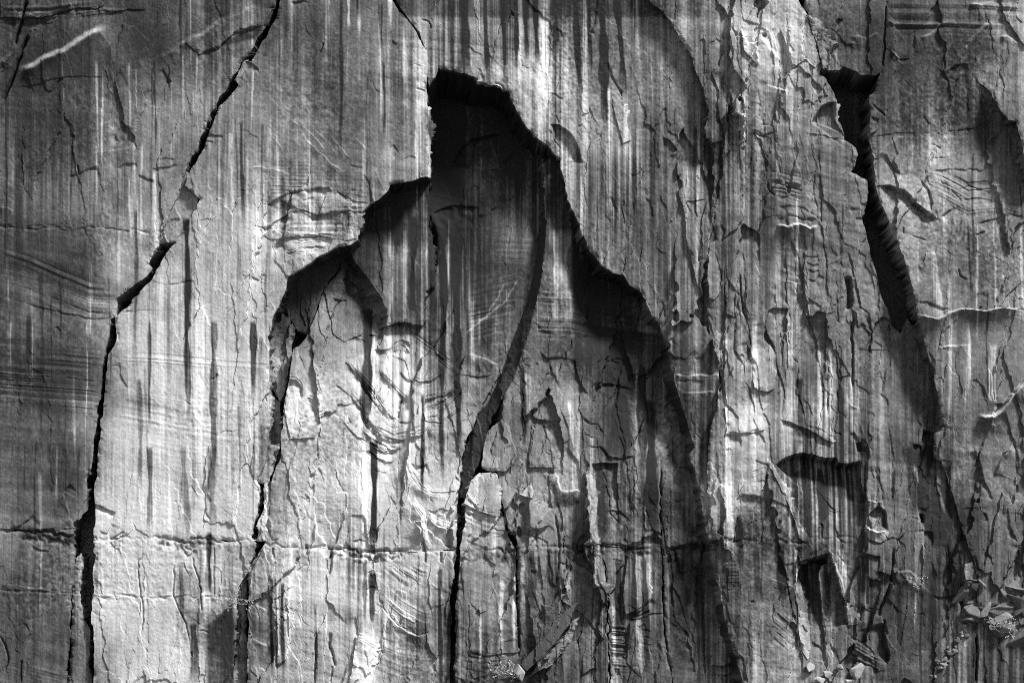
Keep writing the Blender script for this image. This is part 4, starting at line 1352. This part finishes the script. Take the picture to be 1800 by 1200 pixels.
# --- the slot in the upper right
slot = plate("slot_rock", P("1420,90 1570,90 1570,330 1600,480 1600,600 1560,600 1530,500 1490,340 1460,250"), [(1500, 130, 5.0), (1510, 260, 4.4), (1540, 420, 4.0), (1560, 560, 3.0)], 2, "dark back wall of the narrow slot in the upper right", "rock face", G_FACE, relief=.6, tint=(.14, .7))  # tint paints the deep shade of the slot into the stone

# ------------------------------------------------------------------ flakes, ribs and blocks that stand proud of their slabs
child("flake", inner, Z(7, "220,970 235,920 300,860 360,812 400,815 425,850 418,920 410,1000 320,990 240,985"), [(945,725,.3),(985,690,.15),(1005,740,-.1),(960,735,.3)], tone=.05)
child("flake", inner, Z(7, "220,1010 270,1012 320,1070 345,1150 330,1230 200,1230 205,1100"), [(940,750,.1),(975,780,.25),(950,810,.35)])
child("flake", inner, Z(10, "1165,110 1180,-60 1260,-120 1345,-60 1350,20 1332,95 1280,135 1190,132"), [(850,820,.5),(890,820,.4),(880,760,.0),(860,770,0)], tone=.04)
child("flake", inner, Z(7, "60,1000 90,960 150,1000 130,1100 60,1180 10,1200 30,1080"), [(870,800,.35),(900,745,0)])
child("flake", inner, Z(11, "130,240 165,250 205,205 222,240 215,272 170,264"), .35, tone=.2)
child("rib", inner, Z(11, "500,112 515,100 530,170 540,250 545,400 548,505 515,508 508,430 495,330 490,250 485,150"), [(1040,825,.0),(1045,880,.3),(1045,950,.35)], tone=.2)
child("rib", c2, Z(11, "525,512 552,512 574,640 585,720 520,722 528,600"), [(1048,960,.3),(1060,1030,.3)], tone=.2)
child("flake", inner, Z(11, "60,260 130,340 135,450 100,430"), .3, tone=-.1)
child("flake", inner, Z(11, "205,290 290,310 315,380 300,410 220,430 180,440 190,360"), .35)
child("flake", inner, Z(7, "860,910 900,1000 890,880 900,830 870,800 780,780 790,880 800,1000"), .15)
child("flake", inner, Z(7, "662,556 712,550 762,562 766,648 720,655 665,640"), .12)
plate("leaning_slab", Z(11, "160,1105 255,995 300,940 330,890 420,805 432,800 405,900 340,980 280,1050 190,1140"), [(960, 1130, -.5)], .5, "dark leaning rock slab at the bottom centre beside the white boulder", "rock slab", "fallen rock at the foot", relief=.25, tint=(.28, .8), rnd=.05, amp=.8)
plate("leaning_slab", Z(11, "205,1165 240,1110 330,1010 385,945 425,875 445,900 405,990 335,1085 260,1135"), [(960, 1130, -.75)], .7, "pale leaning rock splinter in front of the dark leaning slab at bottom centre", "rock slab", "fallen rock at the foot", relief=.8, tint=(.5, .6), rnd=.3, amp=.8)
child("flake", pillar, Z(8, "60,560 110,530 150,580 175,650 182,740 178,830 140,852 75,832 65,740 50,650"), [(1335,590,-.1),(1335,640,.1),(1345,680,.35),(1360,660,.3)], tone=.12)
child("flake", pillar, Z(7, "1150,555 1200,560 1212,620 1190,700 1168,722 1155,640"), [(1270,590,.05),(1275,620,.25),(1270,640,.25)], tone=.1)
child("rib", pillar, Z(12, "110,20 130,28 190,140 250,250 292,330 302,390 350,470 362,520 335,500 300,470 286,400 232,270 175,160"), [(1342,790,.0),(1380,860,.22),(1415,950,.25)], tone=.2)
child("rock_block", pillar, Z(12, "282,505 350,488 368,520 362,590 312,602"), [(1400,960,.1),(1410,990,.6)], rnd=.2)
child("rib", pillar, Z(12, "288,600 318,690 345,800 352,900 358,1050 345,1080 318,1040 303,950 297,800 286,680"), [(1405,1000,.3),(1415,1100,.22),(1420,1150,.1)], tone=.22)
child("flake", pillar, Z(12, "620,520 640,480 700,500 705,566 660,563 622,552"), [(1530,955,0),(1530,975,.3)])
child("flake", pillar, Z(12, "690,640 700,580 765,560 772,652 750,662"), [(1550,980,0),(1560,1008,.25)])
child("flake", pillar, Z(12, "640,200 690,165 718,230 720,298 640,287"), -.25, thick=.1, tone=.1)
child("flake", pillar, Z(7, "1180,930 1290,920 1375,905 1385,1040 1280,1062 1190,1062"), .22, tone=.1)
child("flake", pillar, Z(4, "10,150 40,220 92,240 100,320 60,300 20,260"), .3, tone=.15)
child("flake", pillar, Z(4, "205,140 300,130 370,180 405,310 380,340 330,300 270,340 235,230"), .22)
child("flake", pillar, Z(4, "380,630 400,560 450,520 488,515 495,620 508,650 505,690 450,680"), -.35, thick=.1, tone=.14)
child("flake", pillar, Z(3, "1255,575 1275,590 1280,640 1285,700 1275,720 1262,640"), .35, tone=.2)
child("flake", pillar, Z(7, "1106,110 1130,100 1150,180 1165,270 1160,340 1130,390 1105,380 1098,260"), [(1250,430,.0),(1262,500,.25),(1250,520,.25)], tone=.08)
child("flake", pillar, Z(7, "1100,470 1135,490 1160,560 1165,720 1130,650 1112,560"), [(1250,570,.0),(1265,620,.2)])
child("flake", pillar, Z(12, "1120,605 1160,595 1190,640 1195,690 1125,688"), .3, tone=.15)
child("flake", right, Z(4, "345,75 400,100 440,180 470,230 505,320 505,345 415,345 400,240 365,160"), .35, relief=2.0, tone=.08)
child("flake", right, Z(8, "892,405 940,408 1060,442 1035,462 990,486 930,468 890,455"), -.25, thick=.1, tone=-.06)
child("flake", right, Z(4, "655,590 700,600 690,650 655,670"), .4)
child("flake", left_wall, Z(1, "590,355 640,328 705,288 720,320 770,345 765,460 700,600 680,690 650,645 618,600 610,540 595,470 578,410"), .16)
child("flake", left_wall, Z(9, "330,240 355,202 430,190 445,280 400,380 370,370 340,310"), -.2, thick=.1)
child("flake", pale, Z(2, "30,1135 70,1145 130,1105 200,1070 260,1056 340,1080 480,1062 555,1070 548,1110 540,1190 480,1200 300,1180 100,1200"), .12)
child("sunlit_edge_stand_in", pale, P("746,196 751,188 757,192 757,250 756,312 748,311 749,270 746,240"), [(746, 200, .02), (746, 300, .02), (757, 200, -.55), (757, 300, -.55)], thick=.6, tone=.2, rnd=0)  # paler tone paints sunlight onto this right-facing edge
child("flake", pale, Z(9, "1278,0 1340,0 1320,90 1278,175 1262,120"), .1)
child("flake", arch, Z(3, "300,635 215,665 250,702 300,732 330,770 355,790 360,740 330,690"), .15)
child("flake", spall, Z(3, "945,830 975,800 1060,800 1090,860 1085,1000 1000,1010 975,1040 955,970 975,920 941,870"), .18)
child("flake", central, Z(6, "370,335 410,290 470,285 510,300 540,350 555,410 570,450 560,560 520,570 470,600 420,560 400,470"), .18)
child("flake", central, Z(10, "100,190 140,200 150,300 150,470 110,480 90,400 105,260"), .15, tone=-.1)
child("flake", central_low, Z(10, "530,965 600,990 655,1010 660,1060 630,1110 600,1230 490,1230 520,1080"), .3, tone=.12)
child("flake", central_low, Z(10, "625,640 700,690 780,710 880,760 890,840 900,940 850,960 740,905 670,820 640,740"), .12)
child("flake", central, Z(10, "740,110 800,130 860,210 920,240 1000,238 1035,235 1030,100 900,60 800,60"), .1)

for par, pl, pr, tn in (
        (pillar, Z(3, "1110,330 1180,330 1185,400 1210,450 1200,560 1160,600 1145,520 1150,450 1130,400"), [(1255, 130, 0), (1265, 200, .22)], .03),
        (pillar, Z(3, "1185,340 1240,300 1262,480 1245,620 1225,540 1212,450"), [(1285, 130, 0), (1290, 210, .25)], .05),
        (pillar, Z(3, "1085,640 1100,580 1160,620 1175,700 1125,712 1092,690"), [(1255, 210, .1), (1245, 240, .3)], .05),
        (pillar, Z(7, "1180,200 1275,140 1282,260 1290,310 1285,420 1240,480 1190,460"), [(1300, 450, 0), (1290, 545, .22)], .02),
        (pillar, Z(7, "1290,620 1400,560 1429,620 1429,830 1390,852 1340,830 1335,760 1320,680"), [(1340, 600, 0), (1345, 685, .3)], .05),
        (pillar, Z(4, "60,655 120,682 190,658 196,750 200,900 150,920 140,880 110,690"), [(1330, 240, .2), (1350, 320, .05)], -.03),
        (pillar, Z(4, "200,690 265,690 275,760 310,870 320,960 210,920"), [(1385, 250, .0), (1390, 330, .16)], .02),
        (pillar, Z(8, "530,430 560,440 570,560 562,760 500,780 480,600 500,480"), [(1480, 560, 0), (1495, 650, .15)], .02),
        (pillar, Z(8, "230,1000 260,1010 380,1060 470,1110 460,990 380,900 250,850"), [(1400, 700, 0), (1430, 765, .28)], .0),
        (pillar, Z(12, "450,540 480,650 510,740 530,800 548,910 600,900 560,700 500,560"), [(1460, 970, .1), (1490, 1080, .25)], .08),
        (pillar, Z(12, "770,640 850,640 900,680 980,760 1000,850 900,900 800,840 740,760"), [(1560, 1005, .25), (1620, 1060, 0)], .0),
        (pillar, Z(12, "625,420 680,447 742,446 735,480 700,500 640,480"), [(1535, 935, .3), (1540, 950, .2)], .2),
        (pillar, Z(12, "0,258 60,257 130,266 300,325 290,300 200,200 100,150 0,180"), [(1320, 840, .0), (1330, 872, .18)], .05),
        (right, Z(4, "740,240 800,290 860,290 882,240 880,160 820,130 760,150"), [(1585, 60, 0), (1590, 95, .16)], .03),
        (right, Z(4, "1010,402 1040,362 1080,332 1150,327 1160,370 1100,430 1040,440"), [(1680, 125, -.25), (1690, 150, 0)], .02),
        (right, Z(4, "690,930 760,932 880,1012 1000,1100 965,1065 950,950 905,900 800,880"), [(1600, 320, 0), (1590, 330, .2)], .06),
        (right, Z(8, "1310,420 1345,372 1460,270 1460,430 1380,444"), [(1780, 520, .2), (1795, 540, .1)], .03),
        (right, Z(8, "1235,880 1260,900 1330,912 1380,850 1460,760 1460,640 1300,700 1200,760"), [(1740, 680, 0), (1765, 705, .3)], .03),
        (right, Z(12, "1210,100 1280,165 1310,90 1380,-20 1460,-40 1460,320 1290,310 1260,250 1230,190"), [(1735, 800, .25), (1760, 870, 0)], .02),
        (left_wall, Z(1, "0,95 100,90 200,95 270,75 370,40 480,40 520,25 520,-100 0,-100"), [(50, 20, .2), (150, 0, .15)], .0),
        (left_wall, Z(1, "1000,268 1100,230 1180,160 1320,125 1370,40 1220,52 1080,122 930,212"), [(380, 60, .18), (420, 40, .05)], .06),
        (pale, Z(6, "110,180 140,95 260,80 400,75 500,105 440,118 330,178 190,272 150,230"), [(480, 430, .0), (540, 440, .22)], .04),
        (pale, Z(2, "140,990 200,960 390,940 420,970 600,1020 560,1062 330,1078 220,1040"), [(540, 340, 0), (580, 365, .2)], .03),
        (pale, Z(1, "1230,300 1270,318 1296,366 1270,420 1200,430 1185,400"), [(430, 115, -.2), (440, 140, 0)], .04),
        (arch, Z(3, "0,280 60,340 100,455 40,430 -60,410 -40,330"), [(870, 110, 0), (880, 150, .16)], .05),
        (arch, Z(3, "600,300 640,440 690,560 720,700 670,720 620,520"), [(1085, 140, 0), (1095, 220, .16)], .08),
        (central, Z(6, "420,820 560,940 620,1040 680,1080 640,1120 540,1080 430,960"), [(620, 700, .0), (660, 770, .18)], .03),
        (central, Z(6, "480,700 560,780 640,930 730,1000 740,960 660,800 560,660"), [(640, 650, .14), (690, 730, .05)], .04),
        (central, Z(6, "870,960 1010,850 1055,830 1060,930 960,1010 880,1000"), [(770, 710, .1), (800, 690, .18)], .03),
        (central, Z(6, "265,790 330,880 350,955 330,1080 200,1090 175,950 185,860"), [(540, 700, .0), (520, 760, .2)], .04),
        (central_low, Z(9, "1255,640 1330,520 1380,560 1370,740 1260,760"), [(460, 990, .25), (470, 1040, .05)], .08),
        (central_low, Z(10, "330,940 400,935 410,1050 430,1130 400,1250 330,1250"), [(565, 1110, .1), (580, 1190, .18)], -.06),
        (c1, Z(10, "1075,300 1150,340 1240,365 1250,300 1240,160 1150,145 1110,185"), [(840, 850, .25), (850, 905, .3)], .05),
        (c1, Z(10, "1100,800 1180,790 1190,860 1340,870 1342,1050 1200,1060 1110,1040"), [(850, 1070, .1), (880, 1140, .2)], .0),
        (c2, Z(11, "150,560 240,540 320,560 345,600 335,720 330,850 160,780"), [(930, 990, .2), (950, 1050, .0)], .0),
        (c2, Z(11, "350,600 430,590 520,650 520,720 580,700 590,780 580,980 470,850 360,780"), [(1000, 1000, .15), (1040, 1035, .25)], .05),
        (c3, Z(11, "695,560 780,540 810,640 815,760 760,830 690,850 672,760 685,650"), [(1120, 990, .1), (1110, 1065, .35)], .08),
        (c3, Z(11, "705,890 760,880 768,930 770,1000 790,1060 760,1160 700,1100"), [(1115, 1100, .3), (1120, 1170, .1)], .12),
        (c4, Z(11, "945,530 1010,530 1025,630 960,642"), [(1205, 970, .1), (1205, 1000, .2)], -.02),
        (c4, Z(11, "1110,1108 1140,1000 1195,1000 1235,1098 1180,1116"), [(1260, 1140, .1), (1265, 1165, .35)], .02)):
    child("flake", par, pl, pr, tone=tn, amp=1.2, rnd=.06)

# ------------------------------------------------------------------ boulders
def boulder(name, c, r, dep, label, cat, group, seed, tone=.6, ell=(1, 1, 1), n=10, parent=None):
    rg = np.random.default_rng(seed)
    import bmesh
    bm = bmesh.new()
    for i in range(n + 4):
        p = Vector(rg.normal(size=3)).normalized() * rg.uniform(.75, 1.05)
        bm.verts.new(p)
    hull = bmesh.ops.convex_hull(bm, input=list(bm.verts))
    loose = [v for v in bm.verts if not v.link_faces]
    bmesh.ops.delete(bm, geom=loose, context='VERTS')
    bmesh.ops.bevel(bm, geom=list(bm.edges), offset=.05, segments=1, affect='EDGES')
    me = bpy.data.meshes.new(name)
    bm.to_mesh(me)
    bm.free()
    at = me.attributes.new("tone", 'FLOAT', 'POINT')
    at.data.foreach_set("value", np.clip(tone + rg.normal(size=len(me.vertices)) * .04, 0, 1).astype(np.float32))
    me.materials.append(M_FRESH)
    w = to_world(np.array([c[0]]), np.array([c[1]]), dep, np.array([dep]))[0]
    o = bpy.data.objects.new(name, me)
    o.location = Vector(w) if parent is None else Vector(w) - parent.location
    rot = rg.uniform(-.9, .9) if parent is not None else rg.uniform(-.4, .4)
    o.rotation_euler = (rg.uniform(-.3, .3), rot, rg.uniform(-.3, .3))
    o.scale = (r * PXM * ell[0], r * PXM * ell[1], r * PXM * ell[2])
    if label:
        o["label"] = label
        o["category"] = cat
        o["group"] = group
    SC.collection.objects.link(o)
    if parent is not None:
        o.parent = parent
    return o


OBJ_B = [
    ((1506, 1178), 22, -.9, "brightest white angular boulder at the bottom picture edge, right of centre", .5, (.85, .8, .75)),
    ((1493, 1196), 14, -.8, "small dark faced block under the white angular boulder at the bottom edge", .55, (1, .9, .8)),
    ((912, 1182), 18, -.5, "white pointed boulder beside the twiggy shrub at bottom centre", .48, (.75, .8, 1.1)),
    ((1704, 998), 9, -.3, "bright knobbly rock perched on top of the ledge at the right", .62, (1, .9, 1)),
    ((1712, 1010), 7, -.4, "tiny pale rock just below the perched knobbly rock", .55, (1.2, .9, .8)),
    ((1716, 1034), 17, -.2, "squat grey rock under the ledge left of the rubble pile", .5, (1.2, .8, .8)),
    ((1424, 1172), 9, -.4, "small pale rock at the foot of the lower niche", .5, (1, .9, 1.2)),
    ((1456, 1184), 10, -.5, "small grey rock at the bottom between the lower niche and white boulder", .45, (1.2, .9, .8)),
    ((1476, 1172), 8, -.4, "lowest little rock just left of the white angular boulder", .45, (1.1, .9, .9)),
    ((1440, 1194), 10, -.6, "half hidden rock on the bottom edge below the lower niche", .55, (1.3, .9, .8)),
]
for i, (c, r, dp, lab, tn, el) in enumerate(OBJ_B):
    boulder("boulder", c, r, dp, lab, "boulder", "fallen rock at the foot", 50 + i, tn, el)
# rubble pile at the right
pile = bpy.data.objects.new("rubble_pile", None)
w = to_world(np.array([1750.]), np.array([1120.]), -.2, np.array([-.2]))[0]
pile.location = Vector(w)
pile["label"] = "heap of broken rocks on the ledge at the right picture edge"
pile["category"] = "rubble"
SC.collection.objects.link(pile)
rb = random.Random(9)
for i in range(84):
    u = rb.random()
    x = 1698 + 150 * u
    y = 1062 + rb.gauss(0, 22) + 6 * math.sin(u * 9)
    boulder("rock", (x, y), rb.choice([4, 6, 8, 11, 16, 22, 28]), rb.uniform(.1, .6), None, None, None, 300 + i, rb.uniform(.16, .36), (rb.uniform(.9, 2.0), .9, rb.uniform(.4, .9)), 9, pile)
for i in range(34):      # the crumbly gully running down-left from the heap
    u = rb.random()
    boulder("rock", (1700 - 62 * u + rb.gauss(0, 5), 1105 + 90 * u + rb.gauss(0, 5)), rb.uniform(3, 8), rb.uniform(-.1, .2), None, None, None, 400 + i, rb.uniform(.25, .42), (1.1, .8, .9), 9, pile)

# ------------------------------------------------------------------ twiggy shrubs rooted in the cracks
def twig_material():
    m = bpy.data.materials.new("dry_twigs")
    m.use_nodes = True
    n = m.node_tree.nodes
    b = n["Principled BSDF"]
    t = n.new("ShaderNodeTexNoise")
    t.inputs["Scale"].default_value = 3
    r = n.new("ShaderNodeValToRGB")
    r.color_ramp.elements[0].color = (.12, .12, .12, 1)
    r.color_ramp.elements[1].color = (.45, .45, .45, 1)
    m.node_tree.links.new(t.outputs["Fac"], r.inputs[0])
    m.node_tree.links.new(r.outputs[0], b.inputs["Base Color"])
    b.inputs["Roughness"].default_value = .9
    return m


M_TWIG = twig_material()


def tubes(chains, name, mat, parent):
    V, F = [], []
    for pts, r0, r1 in chains:
        n = len(pts)
        for i, p in enumerate(pts):
            d_ = (pts[min(i + 1, n - 1)] - pts[max(i - 1, 0)]).normalized()
            a = d_.orthogonal().normalized()
            b = d_.cross(a)
            r = r0 + (r1 - r0) * i / (n - 1)
            for k in range(4):
                t = k * math.pi / 2
                V.append(p + a * math.cos(t) * r + b * math.sin(t) * r)
        b0 = len(V) - 4 * n
        for i in range(n - 1):
            for k in range(4):
                F.append((b0 + 4 * i + k, b0 + 4 * i + (k + 1) % 4, b0 + 4 * i + 4 + (k + 1) % 4, b0 + 4 * i + 4 + k))
    me = bpy.data.meshes.new(name)
    me.from_pydata([tuple(v) for v in V], [], F)
    me.materials.append(mat)
    o = bpy.data.objects.new(name, me)
    SC.collection.objects.link(o)
    o.parent = parent
    return o


def shrub(c, size, dep, label, seed, lean=0.0, leaves=160, spread=1.0):
    r = random.Random(seed)
    e = bpy.data.objects.new("shrub", None)
    e.location = Vector(to_world(np.array([float(c[0])]), np.array([float(c[1])]), dep, np.array([dep]))[0])
    e["label"] = label
    e["category"] = "shrub"
    e["group"] = "twiggy shrubs rooted in the rock"
    SC.collection.objects.link(e)
    S = size * PXM
    ch, tips = [], []

    def grow(p, d_, L, rad, lv):
        pts = [p]
        for i in range(4):
            d_ = (d_ + Vector((r.gauss(0, .28), r.gauss(0, .22), r.gauss(0, .22)))).normalized()
            pts.append(pts[-1] + d_ * L / 4)
        ch.append((pts, rad, rad * .5))
        if lv == 0:
            tips.extend(pts[2:])
            return
        for i in range(3):
            q = pts[r.choice([2, 3, 4])]
            grow(q, (d_ + Vector((r.gauss(0, .7), r.gauss(0, .4), r.gauss(0, .6)))).normalized(), L * r.uniform(.55, .8), rad * .6, lv - 1)
    for i in range(6):
        grow(Vector((0, 0, 0)), Vector((lean + r.gauss(0, .7) * spread, -.5, .5 + r.random() * .5)).normalized(), S * .55, .03, 2)
    tubes(ch, "branches", M_TWIG, e)
    V, F = [], []
    for i in range(leaves):
        p = r.choice(tips) + Vector((r.gauss(0, .05), r.gauss(0, .05), r.gauss(0, .05)))
        a = Vector((r.gauss(0, 1), r.gauss(0, 1), r.gauss(0, 1))).normalized() * .09
        b = a.orthogonal().normalized() * .045
        k = len(V)
        V += [p - a, p + b, p + a, p - b]
        F.append((k, k + 1, k + 2, k + 3))
    me = bpy.data.meshes.new("foliage")
    me.from_pydata([tuple(v) for v in V], [], F)
    me.materials.append(M_TWIG)
    o = bpy.data.objects.new("foliage", me)
    o["kind"] = "stuff"
    SC.collection.objects.link(o)
    o.parent = e


shrub((424, 1062), 46, .2, "bare twiggy shrub clinging to the crevice at lower left", 5, .3, 120, 1.3)
shrub((886, 1190), 34, -.1, "dense twiggy shrub at the bottom edge left of the white pointed boulder", 6, 0, 260, 1.2)
shrub((1612, 1034), 30, .4, "thin dry shrub above the rounded buttress at lower right", 8, -.4, 100, 1.2)
shrub((1760, 1112), 40, -.4, "straggling dry shrub below the rubble heap at the right", 9, .2, 160, 1.6)
